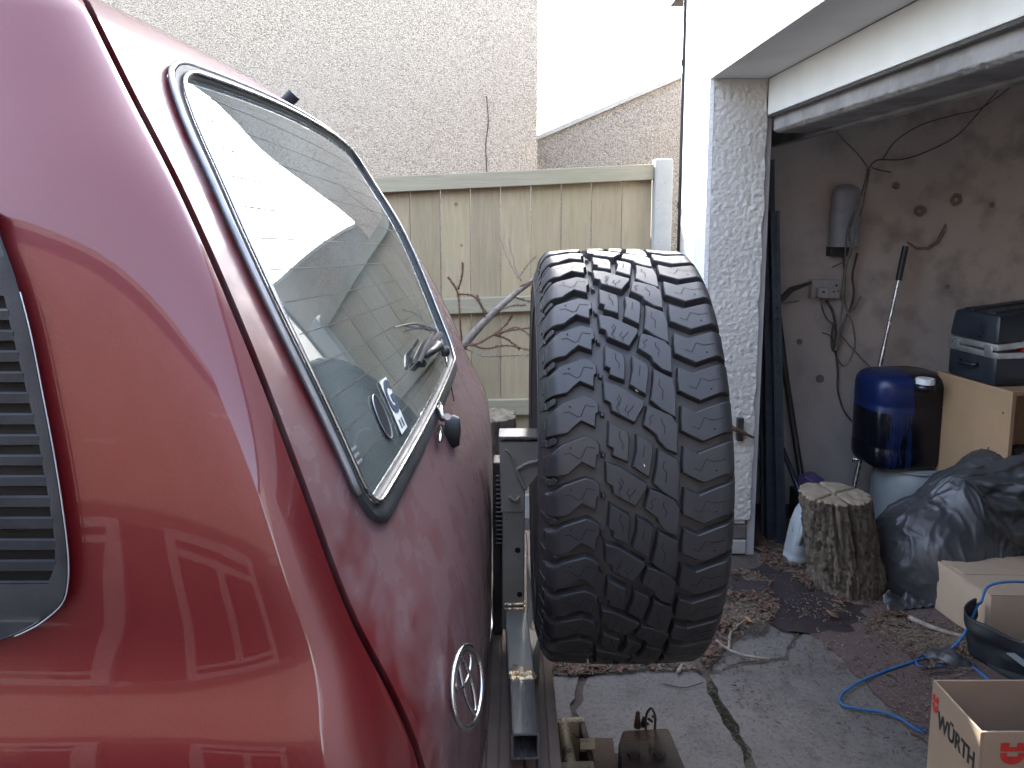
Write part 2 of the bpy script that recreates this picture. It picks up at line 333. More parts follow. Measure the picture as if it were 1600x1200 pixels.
# ---------------------------------------------------------------- ground
XG = .85; YJ = 3.40; XI = 1.10; YW = 4.02          # garage front plane, jamb, inner plane, end wall
def jit(poly, n=10, amp=.006, sd=0, keep=()):
    out = []
    for i in range(len(poly)):
        a = Vector(poly[i]); b = Vector(poly[(i+1) % len(poly)]); d = (b-a); L = d.length; k = max(2, int(L/.03))
        nn = Vector((-d.y, d.x, 0)).normalized()
        for j in range(k):
            q = a+d*(j/k); o_ = amp*(noise.noise(q*18+Vector((sd, 0, 0)))*1.4+noise.noise(q*60)*.6); out.append(q+nn*o_)
    return out
gb = MB()
def gfn(u, v):
    x = -12+24*u; y = -10+26*v; return Vector((x, y, -.009+.004*noise.noise(Vector((x*3, y*3, 0)))))
ground = gb.grid(gfn, 120, 130).build('ground', M['dirt'], smooth=True, kind='structure')
def G2(px, py): v = G(px, py, 0); v.z = -.028; return v
slabs = [
 [(600, 1000), (800, 1058), (905, 1058), (893, 1110), (906, 1135), (905, 1330), (600, 1330)],
 [(918, 1056), (1000, 1038), (1075, 1040), (1098, 1062), (1112, 1092), (1130, 1130), (1158, 1180), (1215, 1330), (915, 1330), (914, 1140), (902, 1110)],
 [(1112, 1056), (1150, 1040), (1230, 1030), (1245, 1000), (1262, 965), (1400, 1050), (1500, 1150), (1600, 1330), (1232, 1330), (1172, 1170), (1146, 1120), (1122, 1085)],
 [(1140, 1035), (1125, 1050), (1110, 1040), (1150, 1000), (1200, 955), (1240, 962), (1246, 975), (1225, 1022), (1165, 1032)],
]
for i, s_ in enumerate(slabs):
    mb = MB(); mb.prism(jit([G2(*q) for q in s_], amp=.012, sd=i*5), (0, 0, .03-.003*i), 0)
    mk('concrete_slab', mb.V, mb.F, M['concrete'], ground)
# yard beyond/around, older concrete under and behind the car
mb = MB(); mb.box(-9, -.05, 2.15, 4.5, -.027, -.004); mb.build('concrete_slab', M['concrete'], ground)
mb = MB(); mb.box(-9, .84, -9, 1.45, -.027, -.003); mb.build('concrete_slab', M['tarmac'], ground)
gf = MB()
gx0 = [G2(1252, 985).x+.01, 0]
def jopen(pts, amp, sd):
    out = []
    for i in range(len(pts)-1):
        a, b = pts[i], pts[i+1]; k = max(2, int((b-a).length/.02)); d = (b-a).normalized(); nn = Vector((-d.y, d.x, 0))
        for q in range(k): p = a+(b-a)*(q/k); out.append(p+nn*amp*(noise.noise(p*12+Vector((sd, 0, 0)))+.5*noise.noise(p*50)))
    return out+[pts[-1]]
poly = jopen([G2(1180, 868), G2(1205, 905), G2(1225, 945), G2(1262, 985), G2(1345, 1060), G2(1445, 1160), G2(1530, 1330), Vector((1.25, -1.45, -.028))], .02, 2)
poly = poly+[Vector((3.75, -1.45, -.028)), Vector((3.75, 4.05, -.028)), Vector((1.12, 4.05, -.028))]
gf.prism(poly, (0, 0, .033)); garage_floor = gf.build('garage_floor', M['redfloor'], kind='structure')
# oil-soaked patch on the threshold
st = [G(*q, .004) for q in ((1150, 900), (1190, 882), (1235, 895), (1290, 925), (1345, 950), (1335, 985), (1270, 990), (1215, 985), (1180, 960), (1150, 930))]
mb = MB(); mb.prism(jit(st, amp=.03, sd=3), (0, 0, .002)); mk('oil_stain', mb.V, mb.F, M['wet'], ground)

# ---------------------------------------------------------------- house behind, lower wall, fence
YH = 4.62
house = thing('house', 'tall cream pebbledashed house wall rising behind the wooden fence', 'house', (-3, YH, 0))
XH = (838-800)/1200*YH*1.02
mb = MB(); mb.prism([(-7, YH, 0), (XH, YH, 0), (XH, YH+1.25, 0), (-1.6, YH+1.25, 0), (-1.6, YH+6, 0), (-7, YH+6, 0)], (0, 0, 7.2)); mb.build('wall', M['pebble'], house)  # unseen rear cut to an L so sun reaches the garage pillar
mb = MB(); mb.prism([(-7.3, YH-.3, 7.202), (XH, YH-.3, 7.202), (XH, YH+1.4, 7.202), (-1.4, YH+1.4, 7.202), (-1.4, YH+6.3, 7.202), (-7.3, YH+6.3, 7.202)], (0, 0, .18)); rf = mb.build('roof', M['roof'], house)
mb = MB(); cr = [P(760, 150, YH-.003), P(763, 190, YH-.003), P(759, 225, YH-.003), P(761, 275, YH-.003)]
mb.tube(spline(cr, 4), .0022, 5); mb.build('crack', M['dark'], house)
ext = thing('boundary_wall', 'grey pebbledashed wall with sloping top between house and garage', 'wall', (.9, 4.9, 0))
YE = 4.9; a_ = P(846, 217, YE); b_ = P(1076, 118, YE); k_ = (b_.z-a_.z)/(b_.x-a_.x); xr = 1.9; zr = a_.z+k_*(xr-a_.x); xl = XH+.004
zl = a_.z+k_*(xl-a_.x)
mb = MB(); mb.prism([(xl, YE, 0), (xr, YE, 0), (xr, YE, zr), (xl, YE, zl)], (0, .22, 0)); mb.build('wall', M['pebble2'], ext)
mb = MB(); mb.prism([(xl, YE-.03, zl+.002), (xr, YE-.03, zr+.002), (xr, YE-.03, zr+.03), (xl, YE-.03, zl+.03)], (0, .28, 0)); mb.build('coping', M['post'], ext)

fence = thing('fence', 'weathered wooden board fence with three rails behind the car', 'fence', (-.5, 3.85, 0))
YF = 3.85
def ftop(x): return 1.815+.047*(x-.7)
xr = P(1017, 400, YF).x; bw = .1508
for i in range(24):
    x1 = xr-i*bw; x0 = x1-bw+.004+.002*random.random(); zt = ftop((x0+x1)/2)-.03; mb = MB(); dy = random.uniform(0, .006)
    mb.hexa([(x0, YF+.02+dy, .12), (x1, YF+.02+dy, .12), (x0, YF+.042+dy, .12), (x1, YF+.042+dy, .12), (x0, YF+.02+dy, zt), (x1, YF+.02+dy, zt), (x0, YF+.042+dy, zt), (x1, YF+.042+dy, zt)], .002)
    mb.build('board', M['fence'], fence)
for nm, zo, h, yy in (('top_rail', 0, .075, YF-.028), ('rail', -.63, .076, YF-.022), ('rail', -1.165, .08, YF-.022)):
    mb = MB(); x0 = xr-24*bw; sl = .047 if zo == 0 else .035
    z0, z1 = ftop(x0)+zo, ftop(xr)+zo
    if zo: z0 = z1-(xr-x0)*(.035 if zo > -1 else .026)
    mb.hexa([(x0, yy, z0-h), (xr, yy, z1-h), (x0, YF+.019, z0-h), (xr, YF+.019, z1-h), (x0, yy, z0), (xr, yy, z1), (x0, YF+.019, z0), (xr, YF+.019, z1)], .003)
    mb.build(nm, M['fencerail'], fence)
px0, px1 = P(1021, 400, YF-.05).x, P(1048, 400, YF-.05).x
mb = MB(); mb.box(px0, px1, YF-.06, YF+.05, -.02, P(1035, 248, YF-.05).z, .008); mb.build('post', M['post'], fence)
# gravel board under the fence
mb = MB(); mb.box(-3, px0-.003, YF+.0, YF+.05, -.02, .118, .004); mb.build('gravel_board', M['post'], fence)
pipe = thing('downpipe', 'thin dark grey downpipe at the garage corner beside the fence post', 'pipe', (.84, 3.93, 0))
mb = MB(); mb.tube([(.853, 3.93, -.02), (.853, 3.93, 3.0)], .012, 10); mb.build('pipe', M['plastic'], pipe, smooth=True, sharp=40)
for z in (.5, 1.6, 2.3):
    mb = MB(); mb.tube([(.853, 3.93, z), (.853, 3.93, z+.03)], .017, 10); mb.build('bracket', M['plastic'], pipe)

# ---------------------------------------------------------------- garage
gar = thing('garage', 'white roughcast garage with open doorway, cluttered inside', 'garage', (2.4, 2.2, 0))
ZS = P(1104, 123, YJ).z; ZT = 2.66
def part(nm, m, *boxes, bev=0.0, parent=None, smooth=False):
    q = MB()
    for b in boxes: q.box(*b, bev)
    return q.build(nm, M[m], parent or gar, smooth=smooth)
YN = -1.3                                        # near side of the opening, widened out of view to brighten the inside
part('front_wall', 'white_rough', (XG, XG+.02, YJ-.0, YJ+.50, .14, ZT), (XG, XG+.02, YN, YJ-.002, ZS, ZT), (XG, XG+.02, -3.2, YN-.0, .0, ZT))
# jamb return: rough textured paint, edge broken by real relief
def jambfn(u, v):
    x = XG+.021+(XI-XG-.021)*u; z = .17+(ZS-.17)*v
    r = .0035*noise.noise(Vector((x*55, 0, z*55)))+.002*noise.noise(Vector((x*120, 3, z*120)))
    if u > .97: x += .010*noise.noise(Vector((5, 1, z*9)))
    return Vector((x, YJ-.004+r, z))
mb = MB(); mb.grid(jambfn, 40, 300); mb.box(XG+.021, XI-.02, YJ+.004, YJ+.5, .15, ZT); mb.build('pillar', M['cream_stucco'], gar, smooth=True, sharp=60)
for i, (z0, z1, mm) in enumerate(((.0, .068, 'post'), (.075, .142, 'concrete'))):
    mb = MB(); mb.box(XG+.012, XI-.01, YJ+.004, YJ+.12, z0, z1, .006); mb.build('brick', M[mm], gar)
    mb = MB(); mb.box(XG+.012, XG+.2, YJ+.126, YJ+.35, z0, z1, .006); mb.build('brick', M[mm], gar)
part('soffit', 'smooth_white', (XG+.021, XI, YN+.002, YJ-.006, ZS+.001, ZS+.03))
zp = P(1189, 178, YJ-.05).z
part('door_frame_board', 'panel_white', (XI, XI+.025, YN, YJ-.008, zp, ZS-.001), bev=.004)
part('seal_strip', 'blackmetal', (XI+.001, XI+.024, YN, YJ-.008, zp-.012, zp-.002))
zl_ = P(1194, 206, YJ-.05).z
def linfn(u, v):
    y = YN+(YJ+.0-YN)*u; pts = [(XI+.03, zp-.0), (XI+.032, lerp(zp, zl_, .6)), (XI+.03, zl_+.012), (XI+.05, zl_), (XI+.2, zl_)]
    k = min(int(v*4), 3); t = v*4-k; x = lerp(pts[k][0], pts[k+1][0], t); z = lerp(pts[k][1], pts[k+1][1], t)
    n = noise.noise(Vector((y*25, x*30, z*30))); m_ = noise.noise(Vector((y*4, 2, 0)))
    if z < zl_+.02: n = noise.noise(Vector((y*70, x*60, z*60))); z += max(0, n)*.012*max(0, m_+.5); x += n*.003
    return Vector((x, y, z))
mb = MB(); mb.grid(linfn, 700, 16); mb.build('lintel', M['lintel'], gar, smooth=True)
part('ceiling', 'inner', (XI+.2, 3.8, -1.5, 4.1, 2.36, 2.42))
part('lintel_back', 'lintel', (XI+.2, XI+.24, -1.5, 4.1, zl_-.01, 2.36))
# end wall with slight undulation
def wf(u, v):
    x = XI-.02+2.75*u; z = -.03+2.42*v
    return Vector((x, YW+.012*noise.noise(Vector((x*2.2, 1, z*2.2)))+.003*noise.noise(Vector((x*14, 4, z*14))), z))
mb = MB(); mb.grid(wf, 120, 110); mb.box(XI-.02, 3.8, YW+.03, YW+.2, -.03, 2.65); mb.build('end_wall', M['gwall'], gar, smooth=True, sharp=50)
part('back_wall', 'inner', (3.75, 3.95, -1.5, 4.1, -.03, 2.65))
part('side_wall', 'inner', (XI, 3.75, -1.7, -1.5, -.03, 2.65))
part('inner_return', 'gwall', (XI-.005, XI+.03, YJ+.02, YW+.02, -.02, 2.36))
part('near_pillar', 'inner', (XG+.021, XI+.2, -1.5, YN-.003, 0, ZS))
part('roof', 'roof', (XG-.012, 4.05, -3.25, 4.25, ZT+.002, ZT+.07))
# black door track just inside the jamb
mb = MB(); mb.box(XI-.004, XI+.036, YJ+.03, YJ+.075, -.0, zl_-.01, .004); mb.build('door_track', M['blackmetal'], gar)
# stains on the end wall
def disc(px, py, r, nm='stain', hollow=0):
    c = P(px, py, YW-.012); k = 22; V = []; F = []
    for i in range(k):
        a = 2*math.pi*i/k; rr = r*(1+.25*noise.noise(Vector((math.cos(a)*2+px, math.sin(a)*2, 0))))
        V.append(c+Vector((math.cos(a)*rr, 0, math.sin(a)*rr))); V.append(c+Vector((math.cos(a)*rr*hollow, 0, math.sin(a)*rr*hollow)))
    for i in range(k): j = (i+1) % k; F.append((2*i, 2*j, 2*j+1, 2*i+1))
    return V, F
for (px, py, r, h) in ((1437, 330, .030, .35), (1494, 312, .033, .3), (1400, 290, .020, 0), (1550, 320, .016, 0), (1281, 592, .022, 0), (1249, 534, .016, 0), (1480, 448, .012, 0), (1213, 586, .01, 0)):
    V, F = disc(px, py, r, hollow=h); mk('stain', V, F, M['stain'], gar)
mb = MB(); mb.tube([P(*q, YW-.008) for q in ((1418, 378), (1432, 388), (1450, 388), (1465, 378), (1474, 362), (1478, 350))], [.004, .008, .009, .010, .010, .003], 6)
o = mb.build('stain', M['stain'], gar)

# ---------------------------------------------------------------- house opposite (seen only in the paintwork)
opp = thing('opposite_house', 'tan rendered house with white framed windows, mirrored in the red paintwork', 'house', (-1.5, -3.4, 0))
part('wall', 'tan', (-9, .84, -6.5, -3.4, 1.36, 4.3), parent=opp)
part('plinth_wall', 'brickdark', (-9, .84, -6.48, -3.42, 0, 1.358), parent=opp)
part('roof', 'roof', (-9.3, .84, -6.8, -3.2, 4.302, 4.45), parent=opp)
for x, wd in ((-5.4, 1.6), (-3.0, 1.6), (-.9, 1.5)):
    z0, z1, f = .02, 1.42, .13; q = MB()
    q.box(x-wd/2, x-wd/2+f, -3.4, -3.33, z0, z1).box(x+wd/2-f, x+wd/2, -3.4, -3.33, z0, z1).box(x-wd/2+f, x+wd/2-f, -3.4, -3.33, z1-f, z1).box(x-wd/2+f, x+wd/2-f, -3.4, -3.33, z0, z0+f)
    q.box(x-wd/2+f, x+wd/2-f, -3.4, -3.33, 1.10, 1.19).box(x-f/2, x+f/2, -3.4, -3.332, z0+f, 1.14)
    fr = q.build('window', M['upvc'], opp)
    q = MB(); q.box(x-wd/2+f, x+wd/2-f, -3.399, -3.37, z0+f, z1-f); mk('pane', q.V, q.F, M['pane'], fr)
# ---------------------------------------------------------------- the car
YCAR = 1.56; TILT = .05
PROF = [(1.80, -.455), (1.70, -.395), (1.59, -.325), (1.447, -.25), (1.32, -.192), (1.2, -.145), (1.12, -.105), (1.06, -.083), (.98, -.072), (.85, -.07), (.55, -.075)]
YSEAM = [(1.80, .86), (1.70, .82), (1.59, .77), (1.447, .72), (1.32, .68), (1.2, .66), (1.06, .65), (.9, .65), (.55, .66)]
YSIDE = [(1.80, .805), (1.70, .765), (1.59, .720), (1.447, .678), (1.32, .645), (1.24, .630), (1.18, .622), (1.145, .611), (1.10, .593), (1.0, .580), (.85, .577), (.55, .58)]
def cz(zc, y): return zc-TILT*(y-.8)
def bow(y):
    q = (y-YCAR)/.75; return .022*(1-min(abs(q), 1.0)**2.2) - (.02*max(0, abs(q)-.88)/.12 if abs(q) > .88 else 0)*0
def BW(zc): t = min(1, max(0, (zc-1.33)/.4)); return .022+.030*t*t*(3-2*t)
def rearx(zc, y, ins=0): return interp(PROF, zc)+bow(y)-ins*1.35
ROWS = []                      # (zc, inset)
for k in range(58): ROWS.append((.55+(1.80-.55)*k/57, 0))
ROWS += [(1.818, .012), (1.833, .032), (1.846, .062), (1.857, .105), (1.867, .165), (1.876, .25), (1.884, .36), (1.889, .5), (1.892, .66), (1.893, .74)]
NS, NC, NR = 22, 16, 60
def contour(zc, ins):
    z_ = min(zc, 1.80); ex = -.5*(zc-1.80) if zc > 1.8 else 0
    ys = interp(YSIDE, z_)+ins; yq = interp(YSEAM, z_)+ins; X0 = interp(PROF, z_)+ex*.6-ins*1.3; pts = []
    xs = X0-.17
    for k in range(NS): pts.append((lerp(-2.3, xs, k/NS), ys))
    c = (X0-.018, ys)
    for k in range(NC):
        t = k/NC; a = (1-t)**2; b = 2*t*(1-t); d = t*t
        pts.append((a*xs+b*c[0]+d*X0, a*ys+b*c[1]+d*yq))
    yf = 2*YCAR-yq; bs = BW(zc) if ins < .02 else max(.0, BW(zc)-(ins-.02)*.1)
    for k in range(NR+1):
        y = lerp(yq, yf, k/NR); q = (y-YCAR)/(yf-YCAR) if yf != YCAR else 0
        pts.append((X0+bs*(1-abs(q)**2.2), y))
    m = [(x, 2*YCAR-y) for x, y in pts[:NS+NC]][::-1]
    return pts+m
def rowpts(r): zc, ins = r; return [Vector((x, y, cz(zc, y))) for x, y in contour(zc, ins)]
GR = [rowpts(r) for r in ROWS]; NCOL = len(GR[0]); SEAM0 = NS+NC; SEAM1 = SEAM0+NR; RT = 60   # hatch reaches row RT
# window outline in (y, zc)
def rquad(c, rad, n=8):
    out = []
    for i in range(4):
        p = Vector(c[i]); a = Vector(c[i-1])-p; b = Vector(c[(i+1) % 4])-p; r = rad[i]
        p0 = p+a.normalized()*r; p1 = p+b.normalized()*r
        for k in range(n+1):
            t = k/n; out.append(p0*(1-t)**2+p*2*t*(1-t)+p1*t*t)
    return out
WIN = rquad([(.783, 1.243), (1.91, 1.262), (2.03, 1.782), (.958, 1.752)], [.060, .07, .10, .05])
# densify and crown the top edge
def dens(poly, step=.03):
    out = []
    for i in range(len(poly)):
        a = poly[i]; b = poly[(i+1) % len(poly)]; k = max(1, int((b-a).length/step))
        for j in range(k): out.append(a+(b-a)*(j/k))
    for p in out:
        if p.y > 1.6: p.y += .014*max(0, 1-((p.x-1.5)/.56)**2)*min(1, (p.y-1.6)/.14)
        if p.x < 1.02: p.x -= .064*math.sin(math.pi*min(1, max(0, (p.y-1.25)/.52))**1.25)*min(1, (1.02-p.x)/.06)
        elif p.x > 1.9: p.x += .03*math.sin(math.pi*min(1, max(0, (p.y-1.27)/.5)))
    return out
WIN = dens(WIN)
def offs(poly, d):
    out = []
    for i in range(len(poly)):
        t = (poly[(i+1) % len(poly)]-poly[i-1]).normalized(); out.append(poly[i]+Vector((t.y, -t.x))*d)
    return out
def inside(poly, x, y):
    c = False; j = len(poly)-1
    for i in range(len(poly)):
        if (poly[i].y > y) != (poly[j].y > y) and x < (poly[j].x-poly[i].x)*(y-poly[i].y)/(poly[j].y-poly[i].y)+poly[i].x: c = not c
        j = i
    return c
def RS(y, zc, out=0.0):         # rear surface point, pushed out along the normal
    def f(y, zc):
        z_ = min(zc, 1.80); yq = interp(YSEAM, z_); yf = 2*YCAR-yq; q = min(1.15, abs((y-YCAR)/(yf-YCAR)))
        return Vector((interp(PROF, z_)+BW(zc)*(1-q**2.2)-.5*.6*max(0, zc-1.8), y, cz(zc, y)))
    p = f(y, zc); a = f(y+.01, zc)-f(y-.01, zc); b = f(y, zc+.01)-f(y, zc-.01); n = a.cross(b).normalized()
    if n.x < 0: n = -n
    return p+n*out
car = thing('car', 'dark red four wheel drive car seen close from its rear corner, dusty tailgate', 'car', (-1.2, YCAR, 0))
def gridfaces(r0, r1, c0, c1, skip=None):
    mb = MB(); idx = {}
    for r in range(r0, r1+1):
        for c in range(c0, c1+1): idx[(r, c)] = len(mb.V); mb.V.append(GR[r][c].copy())
    for r in range(r0, r1):
        for c in range(c0, c1):
            if skip and skip(r, c): continue
            mb.F.append((idx[(r, c)], idx[(r, c+1)], idx[(r+1, c+1)], idx[(r+1, c)]))
    return mb, idx
def rim(mb, idx, path, gapdir, depth=.024, gap=.0055):
    """pull an edge back by half the shut gap and fold a lip inward"""
    k = [idx[p] for p in path]; cen = Vector((-1.0, YCAR, 1.1)); lip = []
    for i, q in enumerate(k):
        a = mb.V[k[max(i-1, 0)]]; b = mb.V[k[min(i+1, len(k)-1)]]; t = (b-a).normalized(); p = mb.V[q]
        inn = (cen-p); inn -= t*inn.dot(t); inn.normalize(); lip.append((q, inn))
    n0 = len(mb.V)
    for q, inn in lip:
        mb.V[q] = mb.V[q]+gapdir(mb.V[q])*gap
    for q, inn in lip: mb.V.append(mb.V[q]+inn*.002+gapdir(mb.V[q])*-.0012)
    for q, inn in lip: mb.V.append(mb.V[q]+inn*depth)
    L = len(lip)
    for i in range(L-1):
        mb.F.append((lip[i][0], lip[i+1][0], n0+i+1, n0+i)); mb.F.append((n0+i, n0+i+1, n0+L+i+1, n0+L+i))
NROW = len(ROWS)
# near side quarter panel; far side panel with an opening for the rear side window; roof
def farskip(r, c):
    p = GR[r][c]; 
    return 1.20 < p.z < 1.58 and p.x < -.62 and p.x > -1.55 or (1.20 < p.z < 1.58 and p.x < -1.65)
def along(v): return Vector((0, 1, 0))
mb, idx = gridfaces(0, RT, 0, SEAM0); 
sd_ = lambda v: Vector((-.75, -.66, 0))
rim(mb, idx, [(r, SEAM0) for r in range(0, RT+1)], lambda v: Vector((-.55, -.8, 0)))
quarter = mb.build('quarter_panel', M['paint'], car, smooth=True, sharp=50)
mb, idx = gridfaces(0, RT, SEAM1, NCOL-1, farskip)
mb.build('quarter_panel', M['paint'], car, smooth=True, sharp=50)
mb, idx = gridfaces(RT, NROW-1, 0, NCOL-1)
mb.F.append(tuple(idx[(NROW-1, c)] for c in range(NCOL)))
rim(mb, idx, [(RT, c) for c in range(SEAM0, SEAM1+1)], lambda v: Vector((-.8, 0, .5)))
roof_ = mb.build('roof', M['paint_dusty'], car, smooth=True, sharp=50)
# crisp pressing below the belt + tailgate with window opening
WH = offs(WIN, -.001)
INW = {}
for r_i in range(0, RT+1):
    for c_i in range(SEAM0, SEAM1+1): INW[(r_i, c_i)] = inside(WH, GR[r_i][c_i].y, ROWS[r_i][0])
def tskip(r, c): return INW[(r, c)] and INW[(r+1, c)] and INW[(r, c+1)] and INW[(r+1, c+1)]
mb, idx = gridfaces(0, RT, SEAM0, SEAM1, tskip)
for (r_i, c_i), ins_ in INW.items():      # pull the cut edge exactly onto the window outline
    if not ins_ or all(tskip(a, b) for a in (r_i-1, r_i) for b in (c_i-1, c_i) if (a, b) in INW and (a+1, b+1) in INW): continue
    q = Vector((GR[r_i][c_i].y, ROWS[r_i][0])); best = None
    for k in range(len(WH)):
        a = WH[k]; b = WH[(k+1) % len(WH)]; ab = b-a; t = max(0, min(1, (q-a).dot(ab)/ab.length_squared)); w_ = a+ab*t
        if best is None or (w_-q).length < (best-q).length: best = w_
    mb.V[idx[(r_i, c_i)]] = RS(best.x, best.y, 0)
# shallow dents and the bulge around the number plate recess
for v in mb.V:
    d = .006*math.exp(-((v.y-1.15)**2/.03+(v.z-1.06)**2/.004))+.005*math.exp(-((v.y-1.7)**2/.05+(v.z-1.0)**2/.01))
    v.x -= d
rim(mb, idx, [(r, SEAM0) for r in range(0, RT+1)], lambda v: Vector((0, 1, 0)))
rim(mb, idx, [(r, SEAM1) for r in range(0, RT+1)], lambda v: Vector((0, -1, 0)))
rim(mb, idx, [(RT, c) for c in range(SEAM0, SEAM1+1)], lambda v: Vector((.3, 0, -.9)))
tail = mb.build('tailgate', M['paint_dusty'], car, smooth=True, sharp=50)
# dark channel behind the shut lines
mb = MB()
for col in (SEAM0, SEAM1):
    sg = 1 if col == SEAM0 else -1
    pts = [GR[r][col]+Vector((-.03, .0, 0))+Vector((0, .012*sg, 0)) for r in range(0, RT+2, 2)]
    mb.tube(pts, .013, 6)
pts = [GR[RT][c]+Vector((-.02, 0, -.02)) for c in range(SEAM0, SEAM1+1, 3)]; mb.tube(pts, .010, 6)
mb.build('weather_seal', M['dark'], car)
# glass, gasket and bright trim
def ring(polyA, polyB, oa, ob, extra=None):
    mb = MB(); n = len(polyA)
    secs = [(polyA, oa-.012), (polyA, oa), ]+(extra or [])+[(polyB, ob), (polyB, ob-.014)]
    for p, o_ in secs: mb.V += [RS(q.x, q.y, o_) for q in p]
    for s_ in range(len(secs)-1):
        for i in range(n): mb.F.append((s_*n+i, s_*n+(i+1) % n, (s_+1)*n+(i+1) % n, (s_+1)*n+i))
    return mb
def voffs(poly, fn):
    out = []
    for i in range(len(poly)):
        t = (poly[(i+1) % len(poly)]-poly[i-1]).normalized(); out.append(poly[i]+Vector((t.y, -t.x))*fn(poly[i]))
    return out
def wide(p): return min(1, max(0, (1.36-p.y)/.08))*min(1, max(0, (p.x-.79)/.06))
gk = ring(voffs(WIN, lambda p: .008+.017*wide(p)), offs(WIN, -.009), .001, .002, [(voffs(WIN, lambda p: .006+.014*wide(p)), .007), (offs(WIN, -.004), .0075)])
gasket = gk.build('window_seal', M['rubberseal'], car, smooth=True, sharp=60)
ch = [RS(q.x, q.y, .0105) for q in offs(WIN, -.004)]; mb = MB(); mb.tube(ch+[ch[0]], .0026, 8, cap=False); mk('trim_strip', mb.V, mb.F, M['chrome'], gasket, smooth=True)
ch = [RS(q.x, q.y, .006) for q in offs(WIN, .010)]; ch = [c for c, q in zip(ch, WIN) if q.x < 1.0 and q.y > 1.27 or q.y > 1.74]; i0 = max(range(len(ch)), key=lambda i: (ch[i]-ch[i-1]).length); ch = ch[i0:]+ch[:i0]; mb = MB(); mb.tube(ch, .0036, 8); mk('trim_strip', mb.V, mb.F, M['trimgrey'], gasket, smooth=True)
mb = MB(); WG = offs(WIN, -.004)
ctr = Vector((1.52, 1.50)); K = 14; n = len(WG)
for sgn, o_ in ((1, .001), (-1, -.003)):
    base = len(mb.V); mb.V.append(RS(ctr.x, ctr.y, o_))
    for k in range(1, K+1):
        for q in WG: p = ctr+(q-ctr)*(k/K); mb.V.append(RS(p.x, p.y, o_))
    for i in range(n): mb.F.append((base, base+1+i, base+1+(i+1) % n))
    for k in range(K-1):
        for i in range(n): mb.F.append((base+1+k*n+i, base+1+k*n+(i+1) % n, base+1+(k+1)*n+(i+1) % n, base+1+(k+1)*n+i))
B0 = 1+(K-1)*n; B1 = B0+1+K*n
for i in range(n): mb.F.append((B0+i, B0+(i+1) % n, B1+(i+1) % n, B1+i))
window = mb.build('rear_window', M['glass'], car, smooth=True, sharp=40)
for k in range(13):
    zc = 1.295+.036*k; ys = [.80+.205*(zc-1.25)/.52-.064*math.sin(math.pi*min(1, (zc-1.25)/.52)**1.25)+.022, 1.95+.12*(zc-1.26)/.5]; mb = MB()
    V = []; F = []; m_ = 30
    for i in range(m_+1):
        y = lerp(ys[0], ys[1], i/m_); V += [RS(y, zc-.0005, .0015), RS(y, zc+.0005, .0015), RS(y, zc-.0005, .0012), RS(y, zc+.0005, .0012)]
    for i in range(m_): a = 4*i; F += [(a, a+1, a+5, a+4), (a+2, a+6, a+7, a+3), (a, a+4, a+6, a+2), (a+1, a+3, a+7, a+5)]
    mk('heating_line', V, F, M['heat'], window)
# interior: floor, headliner, pillars around the far side windows, seat backs
mb = MB(); mb.box(-2.28, -.24, .72, 2.38, .60, .75); mb.build('load_floor', M['interior'], car)
mb = MB(); mb.grid(lambda u, v: Vector((lerp(-2.2, -.56, u), lerp(.92, 2.22, v), 1.80+.03*math.sin(math.pi*v)-.05*(lerp(.92, 2.22, v)-.8))), 6, 6); mb.build('headliner', M['interior'], car)
mb = MB()
for r in range(0, 58, 3): pass
for (x0, x1) in ((-.62, -.50), (-1.65, -1.55)):
    mb = MB(); mb.hexa([(x0, 2.30, 1.1), (x1, 2.30, 1.1), (x0, 2.36, 1.1), (x1, 2.36, 1.1), (x0-.02, 2.20, 1.75), (x1-.02, 2.20, 1.75), (x0-.02, 2.26, 1.75), (x1-.02, 2.26, 1.75)], .01); mb.build('pillar_trim', M['interior'], car)
for (y0, y1) in ((2.28, 2.36), (.72, .78)):
    mb = MB(); mb.box(-2.28, -.35, y0, y1, .75, 1.09, .02); mb.build('side_trim', M['interior'], car)
for y in (1.15, 1.95):
    mb = MB(); mb.hexa([(-1.25, y-.26, .75), (-1.05, y-.26, .75), (-1.25, y+.26, .75), (-1.05, y+.26, .75), (-1.38, y-.22, 1.35), (-1.26, y-.22, 1.35), (-1.38, y+.22, 1.35), (-1.26, y+.22, 1.35)], .05)
    mb.hexa([(-1.42, y-.12, 1.38), (-1.32, y-.12, 1.38), (-1.42, y+.12, 1.38), (-1.32, y+.12, 1.38), (-1.45, y-.1, 1.55), (-1.36, y-.1, 1.55), (-1.45, y+.1, 1.55), (-1.36, y+.1, 1.55)], .03)
    mb.build('seat', M['interior'], car, smooth=True, sharp=40)
# far side window panes
for x0, x1 in ((-1.55, -.64), (-2.3, -1.66)):
    def fw(u, v, x0=x0, x1=x1):
        zc = 1.28+.40*v; return Vector((lerp(x0, x1, u), 2*YCAR-interp(YSIDE, zc)-.004, cz(zc, 2.35)))
    mb = MB(); mb.grid(fw, 8, 8); mb.build('side_window', M['glass'], car, smooth=True)
